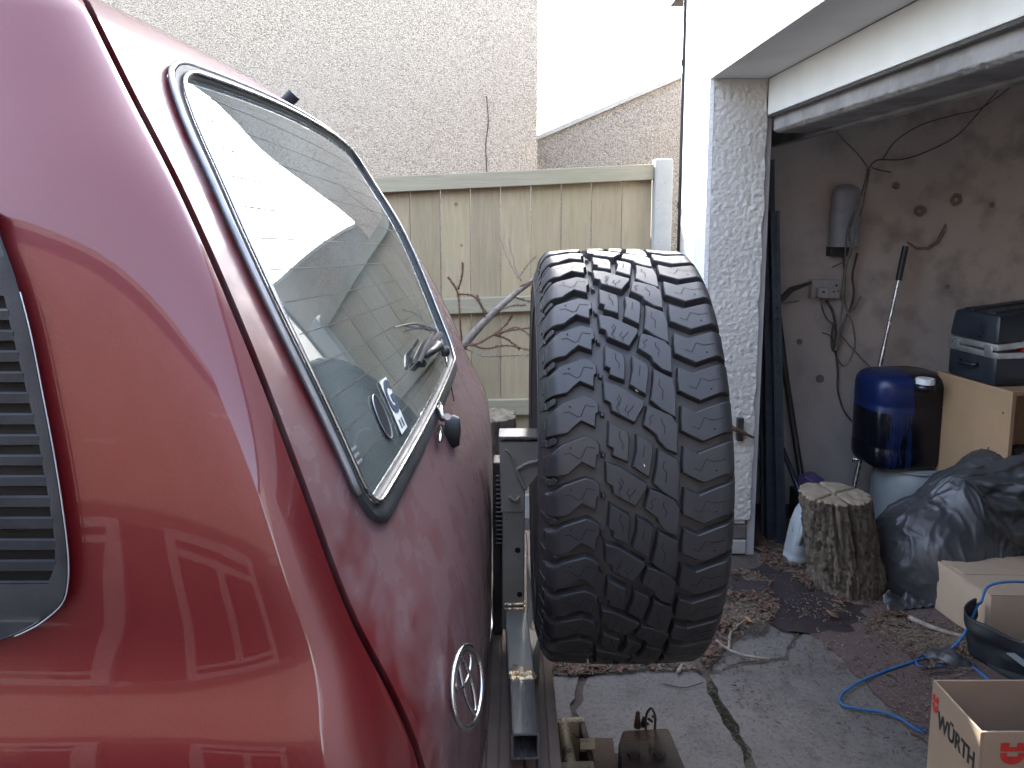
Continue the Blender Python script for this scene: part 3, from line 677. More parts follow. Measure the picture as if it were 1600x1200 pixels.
# ---- vent on the near pillar
def SP_(px, py, out=.0):        # pixel on the near side surface
    zc = 1.4; Y = .66
    for _ in range(12): Y = interp(YSIDE, zc)-out; p = P(px, py, Y); zc = p.z+TILT*(Y-.8)
    return p
edge_px = [(-6, 330), (0, 368), (22, 430), (45, 515), (65, 615), (83, 710), (97, 800), (105, 870), (104, 915), (94, 945), (62, 973), (30, 990), (0, 1001), (-60, 1015)]
edge_s = spline([SP_(x, y, .013) for x, y in edge_px], 6)
mb = MB()   # surround: outer edge roll + flat border
innr = []
cenv = SP_(-160, 700)
def brd(px, py): return SP_(px, py, .009)
slotx = interp
SL = [(440, 1), (475, 9), (508, 16), (540, 24), (573, 32), (605, 40), (638, 48), (671, 56), (705, 63), (735, 68), (767, 74), (800, 79), (834, 84), (867, 86), (900, 80), (930, 60)]
def sx_(py): return interp(SL, py)
ve = [SP_(x, y, .0) for x, y in edge_px]; ve = spline(ve, 6)
n = len(edge_s)
left = [Vector((-.72, p.y, p.z)) for p in edge_s]
# plate border between the outline and the slots, built as a strip with rolled rim
V = []; F = []
for i in range(n):
    p = edge_s[i]; q = ve[i]
    V += [q, p+Vector((-.001, .002, 0)), p+Vector((-.004, 0, 0))]
for i in range(n-1): F += [(3*i, 3*i+3, 3*i+4, 3*i+1), (3*i+1, 3*i+4, 3*i+5, 3*i+2)]
# face of the plate: columns from outline to slot ends, rows by py
rows_ = [330+ (1010-330)*k/170 for k in range(171)]
def edgex(py):
    t = [(y, x) for x, y in edge_px]; return interp(t, py)
SLC = [475+33*k for k in range(14)]
SLC = [475, 508, 540, 573, 605, 638, 671, 703, 735, 767, 800, 834, 867, 900]
mbv = MB(); mbv.V = V; mbv.F = F; base = len(mbv.V)
for py in rows_:
    ex = edgex(py)-1.5; s_ = min(sx_(py), ex-6)
    mbv.V += [SP_(ex, py, .013), SP_((ex+s_)/2, py, .0138), SP_(s_, py, .013), SP_(s_, py, .0018), SP_(-230, py, .013)]
for k in range(len(rows_)-1):
    a = base+5*k; b = a+5; py = (rows_[k]+rows_[k+1])/2
    mbv.F += [(a, a+1, b+1, b), (a+1, a+2, b+2, b+1)]
    if 462 < py < 912: mbv.F += [(a+2, a+3, b+3, b+2)]
    else: mbv.F += [(a+2, a+4, b+4, b+2)]
ventp = mbv.build('vent_panel', M['plastic'], car, smooth=True, sharp=35)
mb = MB()
for k in range(25):
    py = 455+470*k/24; mb.V += [SP_(min(sx_(py), edgex(py)-8)+1, py, .0025), SP_(-230, py, .0025)]
    if k: mb.F.append((2*k-2, 2*k-1, 2*k+1, 2*k))
mk('backing', mb.V, mb.F, M['dark'], ventp)
# louvre blades: bars between the slots, lower edge of each slot lipped
ys_ = [462]+[(SLC[i]+SLC[i+1])/2 for i in range(13)]+[912]
for i in range(14):
    top = SLC[i]+7; bot = (SLC[i+1]-8) if i < 13 else 913; x1 = sx_((top+bot)/2)+3; xe0 = sx_(top)+2; xe1 = sx_(bot)+2
    mb = MB(); V = []
    for (xx, yy, o_) in ((xe0, top, .0115), (xe0, top+3.5, .0138), (xe1, bot, .0125), (xe1, bot+1, .004), (xe0, top+2, .003)):
        V.append(SP_(xx, yy, o_))
    for (xx, yy, o_) in ((-230, top+1, .0115), (-230, top+4.5, .0138), (-230, bot+1, .0125), (-230, bot+2, .004), (-230, top+3, .003)):
        V.append(SP_(xx, yy, o_))
    F = [(k, (k+1) % 5, 5+(k+1) % 5, 5+k) for k in range(5)]+[(4, 3, 2, 1, 0), (5, 6, 7, 8, 9)]
    mk('louvre_blade', V, F, M['plastic'], ventp)
mb = MB(); V = [SP_(5, 455, -.002), SP_(5, 468, -.002)]
# chrome-worn edge of the vent
mb = MB(); mb.tube([p+Vector((.0012, -.0005, 0)) for p in edge_s[14:-10]], .0006, 6); mk('edge_bead', mb.V, mb.F, M['trimgrey'], ventp, smooth=True)

# ---- tailgate details
def hit(px, py, out=0.0):       # pixel -> rear surface
    d = ray(px, py); lo, hi = .6, 2.4
    def f(Y): p = CAM+d*(Y/d.y); return p.x-RS(Y, p.z+TILT*(Y-.8), out).x
    best = None; N_ = 120; prev = None
    for k in range(N_+1):
        Y = lerp(lo, hi, k/N_); v = f(Y)
        if prev is not None and prev[1]*v <= 0:
            a, b = prev[0], Y
            for _ in range(30):
                m_ = (a+b)/2
                if f(a)*f(m_) <= 0: b = m_
                else: a = m_
            best = CAM+d*(a/d.y); break
        prev = (Y, v)
    return best or CAM+d*(1.5/d.y)
def frame_at(p, out):            # local basis on the rear surface at point p
    y, zc = p.y, p.z+TILT*(p.y-.8); o_ = RS(y, zc, out); a = (RS(y+.01, zc, out)-RS(y-.01, zc, out)).normalized()
    b = RS(y, zc+.01, out)-RS(y, zc-.01, out); n_ = a.cross(b).normalized(); b = n_.cross(a).normalized()
    if n_.x < 0: n_ = -n_
    # seen from behind the car +y lies on the viewer's right
    return o_, a, b, n_
def surf2(o_, a, b, n_, u, v, h=0): return o_+a*u+b*v+n_*h
# oval emblem made of three chrome rings
ep = hit(711, 1072); a_v = Vector((.2, .98, 0)).normalized(); b_v = Vector((-.25, 0, .968)).normalized(); fr = (ep+Vector((.013, 0, 0)), a_v, b_v, a_v.cross(b_v).normalized())
mb = MB()
def ell(cx, cy, rx, ry, r=.0032, m_=40): mb.tube([surf2(*fr, cx+rx*math.cos(2*math.pi*k/m_), cy+ry*math.sin(2*math.pi*k/m_), .002) for k in range(m_+1)], r, 8, cap=False)
ell(0, 0, .053, .041, .0034); ell(0, .003, .0128, .037, .0026); ell(0, .021, .032, .0148, .0026)
mb.build('emblem', M['chrome'], car, smooth=True)
# rear wiper at the far lower edge of the glass
wp = thing('wiper_tmp', 'x', 'x'); bpy.data.objects.remove(wp)
mb = MB(); a0 = hit(690, 545, .02); b0 = hit(655, 562, .016)
mb.tube([hit(692, 546, .03), hit(684, 540, .035), hit(676, 548, .03), hit(664, 556, .02)], [.009, .011, .008, .006], 8)
wiper = mb.build('wiper_arm', M['blackmetal'], car, smooth=True)
mb = MB(); mb.tube([hit(688, 523, .012), hit(676, 535, .014), hit(660, 568, .012)], .0085, 6); mb.tube([hit(676, 522, .022), hit(664, 545, .024), hit(655, 567, .016)], .004, 6); mk('wiper_blade', mb.V, mb.F, M['plastic'], wiper)
mb = MB(); c_ = hit(690, 549, .034); mb.lathe([(.0, .0), (.011, .001), (.011, .012), (.007, .016), (0, .017)], 12, c_, Matrix.Rotation(R(90), 4, 'Y')); mk('pivot_cap', mb.V, mb.F, M['blackmetal'], wiper)
mb = MB(); mb.tube(spline([hit(688, 524, .01), hit(672, 512, .006), hit(650, 505, .004), (hit(618, 511, .004))], 5), .0012, 5); mk('washer_tube', mb.V, mb.F, M['cable'], wiper)
# lock handle below the glass
hp = hit(697, 660); fr = frame_at(hp, 0)
mb = MB()
mb.lathe([(0, 0), (.020, 0), (.021, .016), (.018, .026), (.0, .029)], 20, hit(696, 674), Matrix.Rotation(R(90), 4, 'Y') @ Matrix.Scale(1.5, 4, (1, 0, 0)))
handle = mb.build('lock_handle', M['plastic'], car, smooth=True, sharp=40)
mb = MB(); mb.tube([hit(693, 655, .022), hit(688, 640, .020), hit(686, 632, .010)], [.007, .007, .006], 8); mk('lever', mb.V, mb.F, M['chrome'], handle, smooth=True)
mb = MB(); mb.tube([hit(689, 668, .014), hit(687, 690, .012)], [.006, .004], 8); mk('lever', mb.V, mb.F, M['chrome'], handle, smooth=True)
mb = MB(); mb.tube([hit(699, 651, .030), hit(699, 651, .037)], .006, 10); mk('screw', mb.V, mb.F, M['trimgrey'], handle)
# washer nozzle on the roof edge
c_ = P(452, 156, 1.42); mb = MB(); mb.tube([c_+Vector((-.02, 0, -.02)), c_+Vector((-.004, 0, -.004)), c_+Vector((.010, 0, .010))], [.013, .0125, .0125], 12); mb.build('washer_nozzle', M['plastic'], car, smooth=True, sharp=40)
# chrome beading along the far edge of the tailgate
def FP(px, py, Y): return P(px, py, Y)
mb = MB(); mb.tube(spline([FP(764, 694, 2.05), FP(765, 760, 1.98), FP(762, 880, 1.88), FP(768, 960, 1.80), FP(766, 1000, 1.70), FP(752, 1038, 1.58)], 8), .0032, 8); mb.build('trim_strip', M['chrome'], car, smooth=True)
mb = MB(); mb.tube(spline([FP(757, 1142, 1.38), FP(754, 1170, 1.33), FP(750, 1230, 1.26)], 5), .005, 8); mb.build('trim_strip', M['chrome'], car, smooth=True)
mb = MB(); q = [hit(690, 548, .0015), hit(696, 560, .0015), hit(702, 590, .0015), hit(709, 622, .0015), hit(709, 626, .0015)]; mb.tube(spline(q, 4), .0016, 6); mb.build('panel_joint', M['dark'], car)
# corner lamp
mb = MB(); q = [SP_(634, 1212, .0), SP_(648, 1178, .0)]
lp = [Vector(GR[k][SEAM0-2]) for k in range(12, 24)]
def lampfn(u, v):
    r = 18+7.0*v; r0 = int(r); f = r-r0; c = lerp(SEAM0-9-0*v, SEAM0-1.2, u); c0 = int(c); g = c-c0
    p = (GR[r0][c0]*(1-g)+GR[r0][c0+1]*g)*(1-f)+(GR[r0+1][c0]*(1-g)+GR[r0+1][c0+1]*g)*f
    return p+Vector((.4, -.75, 0))*.006
# ---- stickers on the glass
g0 = hit(616, 634, .004); fr = frame_at(g0, .0028)
def plate(fr, w_, h_, th, mt, nm, par, cx=0, cy=0, hh=0):
    mb = MB(); pts = [surf2(*fr, cx+sx*w_/2, cy+sy*h_/2, hh) for sx, sy in ((-1, -1), (1, -1), (1, 1), (-1, 1))]; mb.prism(pts, fr[3]*th); return mk(nm, mb.V, mb.F, mt, par)
stk = plate(fr, .046, .080, .0006, M['stickerw'], 'sticker', window)
def letter(txt, fr, size, mt, par, nm, cx=0, cy=0, hh=0, flip=False, bold=.0, sx=1.0, ext=.0006, spacing=1.0):
    cu = bpy.data.curves.new('t', 'FONT'); cu.body = txt; cu.size = size; cu.align_x = 'CENTER'; cu.align_y = 'CENTER'; cu.offset = bold; cu.extrude = ext; cu.resolution_u = 4; cu.space_character = spacing
    to = bpy.data.objects.new('t', cu); sc.collection.objects.link(to); dg = bpy.context.evaluated_depsgraph_get()
    me = bpy.data.meshes.new_from_object(to.evaluated_get(dg)); V = [v.co.copy() for v in me.vertices]; F = [tuple(p.vertices) for p in me.polygons]
    bpy.data.objects.remove(to); bpy.data.meshes.remove(me)
    V = [surf2(*fr, cx+v.x*sx*(-1 if flip else 1), cy+v.y, hh+v.z) for v in V]
    return mk(nm, V, F, mt, par)
letter('G', fr, .064, M['stickerg'], window, 'sticker_letter', cy=.010, hh=.0012, bold=.0028)
for dx in (-.010, .010): plate(fr, .007, .013, .0006, M['stickerg'], 'sticker_bar', window, dx*.8, -.028, .0008)
g1 = hit(598, 652, .004); fr1 = frame_at(g1, .0028); mb = MB()
mb.prism([surf2(*fr1, .022*math.cos(2*math.pi*k/32), .031*math.sin(2*math.pi*k/32), 0) for k in range(32)], fr1[3]*.0005); mb.build('sticker', M['stickerg'], window) if False else mk('sticker', mb.V, mb.F, M['plastic'], window)
mb = MB(); mb.tube([surf2(*fr1, .022*math.cos(2*math.pi*k/32), .031*math.sin(2*math.pi*k/32), .001) for k in range(33)], .0009, 5, cap=False); mk('sticker_rim', mb.V, mb.F, M['trimgrey'], window)
# smaller faded badge at the lower near corner
g2 = hit(556, 712, .004); fr2 = frame_at(g2, .0028)
for k in range(3): plate(fr2, .03, .003, .0005, M['trimgrey'], 'faded_print', window, 0, .008*k-.01, 0)
# ---- rear bumper with ribbed step
ZB = .575
mb = MB(); mb.hexa([(-.16, .70, .36), (.085, .74, .36), (-.16, 2.42, .30), (.085, 2.36, .30), (-.16, .70, ZB-.012), (.085, .74, ZB-.012), (-.16, 2.42, ZB-.012), (.085, 2.36, ZB-.012)], .014)
bumper = mb.build('bumper', M['step'], car, smooth=True, sharp=40)
for k in range(9):
    x = -.118+.0235*k; mb = MB(); mb.box(x, x+.0205, .76, 2.33, ZB-.0125, ZB-.004, .0022); mk('step_rib', mb.V, mb.F, M['step'], bumper)
mb = MB()
mb.tube([P(640, 1215, .75), P(648, 1190, .76), P(655, 1172, .78)], .01, 6)
mb.V = []; mb.F = []
# tail lamp in the rear corner, only its top shows
def tl(u, v):
    r = 12+6.2*v; r0 = int(r); f = r-r0; c = (SEAM0-7)+6.0*u; c0 = int(c); g = c-c0
    p = (GR[r0][c0]*(1-g)+GR[r0][c0+1]*g)*(1-f)+(GR[r0+1][c0]*(1-g)+GR[r0+1][c0+1]*g)*f
    return p+Vector((.45, -.7, 0))*(.004+.006*min(1, 4*min(u, 1-u, v, 1-v)+.01))
mb = MB(); mb.grid(tl, 14, 14); mb.build('tail_lamp', M['trimgrey'], car, smooth=True)
# wheels, hidden below but standing the car on the ground
for wy in (.68, 2.28):
    mb = MB(); Mx = Matrix.Rotation(R(90), 4, 'X')
    mb.lathe([(.20, -.13), (.36, -.14), (.40, -.12), (.41, 0), (.40, .12), (.36, .14), (.20, .13), (.19, .05), (0, .05)], 36, (-.95, wy+.1*(1 if wy < 1 else -1), .40), Mx); mb.build('wheel', M['tyre'], car, smooth=True, sharp=40)
    mb = MB(); mb.lathe([(.20, -.13), (.36, -.14), (.40, -.12), (.41, 0), (.40, .12), (.36, .14), (.20, .13), (.19, .05), (0, .05)], 36, (-2.0, wy+.1*(1 if wy < 1 else -1), .40), Mx); mb.build('wheel', M['tyre'], car, smooth=True, sharp=40)

# ---------------------------------------------------------------- spare wheel
TC = Vector((.207, 1.58, 1.08)); TR = .42
spare = thing('spare_wheel', 'big off-road spare wheel with chunky black tread, on a steel carrier', 'wheel', TC)
def rtop(u):
    a = abs(u); return TR-.005*(min(a, .125)/.125)**2-(max(0, a-.130)/.024)**2*.026
def cyl(u, v, r):
    th = -v/TR; return Vector((TC.x+u, TC.y-math.cos(th)*r, TC.z+math.sin(th)*r))
prof = []
for k in range(25):
    u = -.150+.300*k/24; prof.append((rtop(u)-.0145, u))
left_ = [(.205, -.108), (.215, -.118), (.235, -.128), (.265, -.146), (.30, -.158), (.335, -.163), (.36, -.161), (.374, -.156)]
pr = left_+prof+[(r, -u) for r, u in left_[::-1]]
Mx = Matrix.Rotation(R(90), 4, 'Y')
mb = MB(); mb.lathe(pr, 160, TC, Mx); car_ = mb.build('tyre', M['sidewall'], spare, smooth=True, sharp=60)
mb = MB(); mb.lathe([(0, -.02), (.06, -.02), (.065, -.035), (.16, -.02), (.19, -.06), (.198, -.10), (.212, -.106), (.214, -.112), (.204, -.112), (.19, -.09), (.188, .10), (.212, .112), (0.19, .12), (.18, .02), (0, .02)], 48, TC, Mx); mb.build('rim', M['trimgrey'], spare, smooth=True, sharp=35)
SCL = .00031; PV = 2*math.pi*TR/20; VS = PV/430.0
blocks = {
 'A': [(487, 893), (560, 912), (640, 960), (716, 1008), (716, 1032), (666, 1128), (600, 1096), (540, 1064), (528, 1018), (497, 1000)],
 'B': [(490, 676), (598, 738), (610, 780), (608, 900), (560, 884), (520, 866), (520, 830), (492, 810)],
 'C': [(636, 745), (700, 776), (730, 802), (736, 840), (720, 980), (672, 952), (628, 922), (640, 830)],
 'D': [(752, 822), (862, 878), (880, 960), (880, 1104), (800, 1060), (738, 1008), (750, 900)],
 'E': [(684, 600), (730, 612), (822, 652), (858, 700), (858, 858), (800, 836), (750, 790), (738, 760), (668, 704)],
}
lugL = [(176, 872), (262, 800), (385, 755), (430, 772), (458, 800), (458, 850), (444, 862), (438, 935), (400, 918), (365, 903), (322, 934), (288, 966), (176, 985)]
lugR = [(880, 812), (955, 846), (1035, 815), (1080, 800), (1172, 772), (1172, 950), (1105, 962), (1050, 985), (985, 1010), (925, 982), (872, 952), (872, 880)]
def mkblock(poly, depth=.0125, cuts=True, bev=.0013, fix=0):
    bm = bmesh.new(); vs = [bm.verts.new(((x+(800-y)*.085*fix-672)*SCL, (y-800)*VS, 0)) for x, y in poly]; f = bm.faces.new(vs)
    if f.normal.z < 0 or f.calc_area() and (f.normal_update() or f.normal.z < 0): f.normal_flip()
    cen = sum((v.co for v in vs), Vector())/len(vs)
    ext = bmesh.ops.extrude_face_region(bm, geom=[f]); low = [e for e in ext['geom'] if isinstance(e, bmesh.types.BMVert)]
    # original face stays at the base; extruded copy becomes the top
    for v in low:
        d = v.co-cen; d.z = 0; v.co = v.co-d.normalized()*.0021; v.co.z = depth
    for v in vs:
        d = v.co-cen; d.z = 0; v.co = v.co+d.normalized()*.0002
    bmesh.ops.recalc_face_normals(bm, faces=bm.faces)
    top = [e for e in bm.edges if all(v.co.z > depth*.9 for v in e.verts)]
    bmesh.ops.bevel(bm, geom=top, offset=bev, segments=1, affect='EDGES')
    us = [-.150, -.145, -.139, -.132, -.124, .124, .132, .139, .145, .150]; mnv = min(v.co.y for v in bm.verts); mxv = max(v.co.y for v in bm.verts)
    for u in us: bmesh.ops.bisect_plane(bm, geom=bm.verts[:]+bm.edges[:]+bm.faces[:], plane_co=(u, 0, 0), plane_no=(1, 0, 0))
    k = int((mxv-mnv)/.02)
    for i in range(1, k+1): bmesh.ops.bisect_plane(bm, geom=bm.verts[:]+bm.edges[:]+bm.faces[:], plane_co=(0, mnv+(mxv-mnv)*i/(k+1), 0), plane_no=(0, 1, 0))
    bmesh.ops.triangulate(bm, faces=[f for f in bm.faces if len(f.verts) > 4])
    bm.verts.index_update(); V = [v.co.copy() for v in bm.verts]; F = [[v.index for v in f.verts] for f in bm.faces]; bm.free(); return V, F
tr = MB(); rt = random.Random(3)
def put(V, F, v0, dd=.0125):
    tr.add([cyl(p.x, p.y+v0, rtop(p.x)-dd-.003+(p.z*(1+.003/.0125))) for p in V], F)
PR = {k: mkblock(v, fix=1) for k, v in blocks.items()}; PL = mkblock(lugL); PRR = mkblock(lugR)
for k in range(20):
    for b in PR.values(): put(*b, k*PV)
for k in range(40):
    put(*PL, k*PV/2); put(*PRR, k*PV/2)
    # little stepped knob between the outer ends of the lugs, and tie bar in the grooves
    put(*mkblock([(186, 988), (236, 962), (250, 985), (240, 1010), (200, 1012)], .008, bev=.001), k*PV/2, .0125) if False else None
tread = tr.build('tread', M['tyre'], spare, smooth=True, sharp=28)
kn = MB()
K1 = mkblock([(184, 1000), (222, 975), (242, 990), (236, 1020), (190, 1040)], .0095, bev=.001)
K2 = mkblock([(462, 838), (486, 850), (484, 880), (462, 872)], .006, bev=.001)
for k in range(40):
    for V, F in (K1, K2): kn.add([cyl(p.x, p.y+k*PV/2, rtop(p.x)-.0135+p.z) for p in V], F)
# side biters on both shoulders
for k in range(80):
    v0 = k*PV/4
    for sg in (-1, 1):
        r0, r1 = (.352, .382) if k % 2 else (.362, .386); u0, u1 = .1600, (.1525 if k % 2 else .1505)
        w_ = .009 if k % 2 else .006; c = []
        for (r, u, out) in ((r0, u0-.006, 0), (r1, u1-.006, 0), (r0, u0+.0012, 0), (r1, u1+.002, 0)):
            for s_ in (-1, 1): c.append(cyl(sg*(u+out*.6), v0+s_*w_, r))
        kn.hexa([c[0], c[1], c[2], c[3], c[4], c[5], c[6], c[7]], .0012)
kn.build('side_lugs', M['tyre'], spare, kind='stuff')
rg = MB()
for r, u in ((.347, -.1625), (.30, -.1585), (.262, -.1455)):
    for sg in (1, -1): rg.tube([Vector((TC.x+sg*u, TC.y+math.cos(a*math.pi/60)*r, TC.z+math.sin(a*math.pi/60)*r)) for a in range(121)], .0016, 5, cap=False)
rg.build('sidewall_rib', M['sidewall'], spare, smooth=True)
sp_ = MB()  # slit shade put into colour: dark strips laid on the block tops
sipe_strips = {20: [[(530, 560), (540, 590), (528, 610), (545, 640), (540, 655)], [(585, 600), (572, 625), (592, 645), (590, 660)], [(552, 735), (552, 770), (572, 800), (572, 830)], [(683, 810), (678, 870)],
  [(788, 890), (782, 920), (805, 950), (803, 1000)], [(722, 650), (700, 668), (712, 690), (700, 705)], [(765, 668), (765, 690), (785, 715), (780, 750)], [(572, 975), (588, 1000), (575, 1040)], [(655, 1030), (640, 1055), (622, 1070)]],
 40: [[(272, 855), (300, 848), (345, 878), (362, 870), (385, 815), (432, 824)], [(932, 925), (968, 940), (998, 880), (1040, 893), (1100, 880)]]}
for cnt, L in sipe_strips.items():
    for k in range(cnt):
        for pl in L:
            q = [((x+(800-y)*(.085 if cnt == 20 else 0)-672)*SCL, (y-800)*VS+k*2*math.pi*TR/cnt) for x, y in pl]; V = []; F = []
            for i, (u, v) in enumerate(q):
                a = q[max(i-1, 0)]; b = q[min(i+1, len(q)-1)]; t = Vector((b[0]-a[0], b[1]-a[1])).normalized()*.0006
                V += [cyl(u-t.y, v+t.x, rtop(u)+.0004), cyl(u+t.y, v-t.x, rtop(u)+.0004)]
            for i in range(len(q)-1): F.append((2*i, 2*i+1, 2*i+3, 2*i+2))
            sp_.add(V, F)
for k in range(40):
    for (x, y) in ((305, 822), (1049, 938)):
        c = ((x-672)*SCL, (y-800)*VS+k*PV/2); V = [cyl(c[0]+.0017*math.cos(a*math.pi/4), c[1]+.0017*math.sin(a*math.pi/4), rtop(c[0])+.0004) for a in range(8)]; sp_.add(V, [tuple(range(8))])
sp_.build('sipe_strips', M['sipe'], spare, kind='stuff')
# pebbles caught in the tread
def cylpx(px, py):
    d = ray(px, py).normalized(); o_ = CAM-TC; a = d.y**2+d.z**2; b = o_.y*d.y+o_.z*d.z; c = o_.y**2+o_.z**2-(TR-.006)**2
    return CAM+d*((-b-math.sqrt(b*b-a*c))/a)
for (px, py, r, lb) in ((996, 607, .0045, 'tiny white pebble wedged high in the tyre tread grooves'), (1006, 727, .0062, 'largest white pebble wedged in the middle of the tyre tread'), (1039, 979, .004, 'small pale pebble stuck low on the tyre tread')):
    c = cylpx(px, py); bm = bmesh.new(); bmesh.ops.create_icosphere(bm, subdivisions=2, radius=r)
    for v in bm.verts: v.co *= 1+.3*noise.noise(v.co*400+Vector((px, 0, 0))); v.co.z *= 1.3
    V = [v.co+c for v in bm.verts]; F = [[v.index for v in f.verts] for f in bm.faces]; bm.free()
    mk('pebble', V, F, M['stone'], None, smooth=True, origin=c, label=lb, cat='pebble')

# ---------------------------------------------------------------- swing-out wheel carrier
carr = thing('wheel_carrier', 'home-made steel spare wheel carrier, square tube with welds on the bumper', 'wheel carrier', (.03, 1.5, ZB))
def sqtube(p0, p1, wd, th=None, mt='steel', nm='tube', hollow=False, up=Vector((0, 0, 1))):
    p0 = Vector(p0); p1 = Vector(p1); t = (p1-p0).normalized(); a = t.cross(up).normalized(); b = a.cross(t).normalized(); h = wd/2; w2 = .004; mb = MB()
    def rr(half, r=.005, n_=3):
        o_ = []
        for sx, sy in ((-1, -1), (1, -1), (1, 1), (-1, 1)):
            c = Vector((sx*(half-r), sy*(half-r))); st_ = {(-1, -1): math.pi, (1, -1): 1.5*math.pi, (1, 1): 0, (-1, 1): .5*math.pi}[(sx, sy)]
            for k in range(n_+1): o_.append(c+Vector((math.cos(st_+k*math.pi/2/n_), math.sin(st_+k*math.pi/2/n_)))*r)
        return o_
    O = rr(h); I = rr(h-w2, .003); n_ = len(O)
    for p in (p0, p1):
        for L in (O, I): mb.V += [p+a*q.x+b*q.y for q in L]
    for i in range(n_):
        j = (i+1) % n_; mb.F += [(i, j, 2*n_+j, 2*n_+i), (n_+i, 3*n_+i, 3*n_+j, n_+j), (i, n_+i, n_+j, j), (2*n_+i, 2*n_+j, 3*n_+j, 3*n_+i)]
    return mb.build(nm, M[mt], carr, smooth=True, sharp=30)
ZT_ = .665; W5 = .05
def TP(px, py, z=ZT_): return G(px, py, z)
n0 = TP(821, 1146); n1 = TP(815, 1058); n2 = TP(812, 1044); n3 = TP(806, 950)
dz = Vector((0, 0, W5/2))
sqtube(n0-dz, n1-dz, W5, mt='baresteel', nm='crossbar'); sqtube(n1-dz+Vector((0, .004, 0)), n3-dz+Vector((0, .02, 0)), W5+.001, nm='crossbar')
# ground-back welds: lumpy bright beads across the joints
def weld(c0, c1, amp=.006, nm='weld', r=.006):
    mb = MB(); pts = [Vector(c0).lerp(Vector(c1), k/14)+Vector((noise.noise(Vector((k*.9, 1, c0[1]*9)))*.002, amp*noise.noise(Vector((k*.8, 5, c0[1]*9))), 0)) for k in range(15)]
    mb.tube(pts, [r*(1+.5*noise.noise(Vector((k*1.7, 0, 3)))) for k in range(15)], 8); return mb.build(nm, M['weld'], carr, smooth=True)
hx = W5/2-.002
weld(n1+Vector((-hx, 0, -.002)), n1+Vector((hx, .0, -.002)), .008); weld(n1+Vector((-hx, .016, -.0035)), n1+Vector((hx, .012, -.0035)), .012, r=.008)
def patch(pts, nm='weld'):
    mb = MB(); q = []
    for i, p in enumerate(pts):
        a = TP(*p, ZT_+.0015); b = TP(*pts[(i+1) % len(pts)], ZT_+.0015)
        for k in range(4): c = a.lerp(b, k/4); q.append(c+Vector((.0015*noise.noise(c*300), .004*noise.noise(c*220+Vector((9, 0, 0))), 0)))
    mb.prism(q, (0, 0, .0022), .0006); return mb.build(nm, M['weld'], carr, smooth=True)
patch([(800, 1041), (808, 1038), (820, 1044), (831, 1046), (832, 1056), (818, 1054), (801, 1055)]); patch([(794, 938), (805, 942), (820, 940), (820, 952), (806, 950), (795, 953)])
# upright post
Yp = n3.y+.02; xb = P(804, 940, Yp).x; zb = P(804, 945, Yp-.025).z; ztp = P(806, 690, Yp-.025).z
post = sqtube((xb-.004, Yp, ZT_-W5), (xb-.002, Yp, ztp), .052, nm='upright', up=Vector((0, 1, 0)))
weld((xb-hx, Yp-.028, ZT_+.003), (xb+hx, Yp-.028, ZT_+.003), .006, r=.005); weld((xb-hx, Yp-.030, ZT_+.014), (xb+hx, Yp-.030, ZT_+.016), .006, r=.004)
for (px, py) in ((809, 860), (812, 929)):
    c = P(px, py, Yp-.0275); mb = MB(); mb.tube([c, c+Vector((0, .004, 0))], .0065, 12); mb.build('bolt_hole', M['dark'], carr)
# top bracket plate and gusset reaching to the hub
pz = P(820, 684, Yp-.03).z
xa, xc = P(779, 684, Yp-.03).x, TC.x-.02
mb = MB(); mb.box(xa, xc, Yp-.035, Yp+.03, pz-.003, pz+.005, .002); mb.build('top_plate', M['baresteel'], carr)
gp = [P(*q, Yp-.03) for q in ((780, 692), (868, 690), (868, 720), (846, 735), (820, 768), (819, 800), (783, 800))]
mb = MB(); mb.prism(gp, (0, .006, 0), .001); mb.build('gusset', M['steel'], carr)
mb = MB(); mb.prism([p+Vector((0, .045, 0)) for p in gp], (0, .006, 0), .001); mb.build('gusset', M['steel'], carr)
sqtube((P(850, 710, Yp).x, Yp-.003, pz-.045), (xc, Yp-.003, pz-.045), .05, nm='hub_arm')
mb = MB(); mb.lathe([(0, -.012), (.085, -.012), (.085, 0), (0, 0)], 24, (xc, TC.y, TC.z), Mx); mb.build('hub_plate', M['steel'], carr, smooth=True, sharp=30)
for pts, r0 in (([(806, 735), (818, 727), (832, 722), (850, 716)], .004), ([(806, 735), (812, 748), (822, 765)], .004), ([(806, 735), (800, 712), (790, 702)], .003), ([(795, 775), (805, 783), (812, 776)], .004)):
    q = spline([P(x, y, Yp-.037) for x, y in pts], 5); mb = MB(); mb.tube([p+Vector((0, 0, .003*noise.noise(p*200))) for p in q], [r0*(1+.5*noise.noise(p*260)) for p in q], 7); mb.build('weld_bead', M['steel'], carr, smooth=True)
# outer latch / bumper end piece beside the tube
mb = MB(); q = [P(823, 880, 1.86), P(834, 925, 1.84), P(836, 985, 1.78), P(828, 1010, 1.72), P(824, 960, 1.80)]; mb.prism(q, (0, .06, .0), .003); mb.build('latch_plate', M['steel'], carr)
mb = MB(); q = [P(829, 982, 1.70), P(845, 988, 1.68), P(845, 1030, 1.6), P(842, 1068, 1.52), P(836, 1066, 1.52), P(832, 1020, 1.6)]; mb.prism(q, (-.03, .03, 0), .003); mb.build('latch_arm', M['blackmetal'], carr)
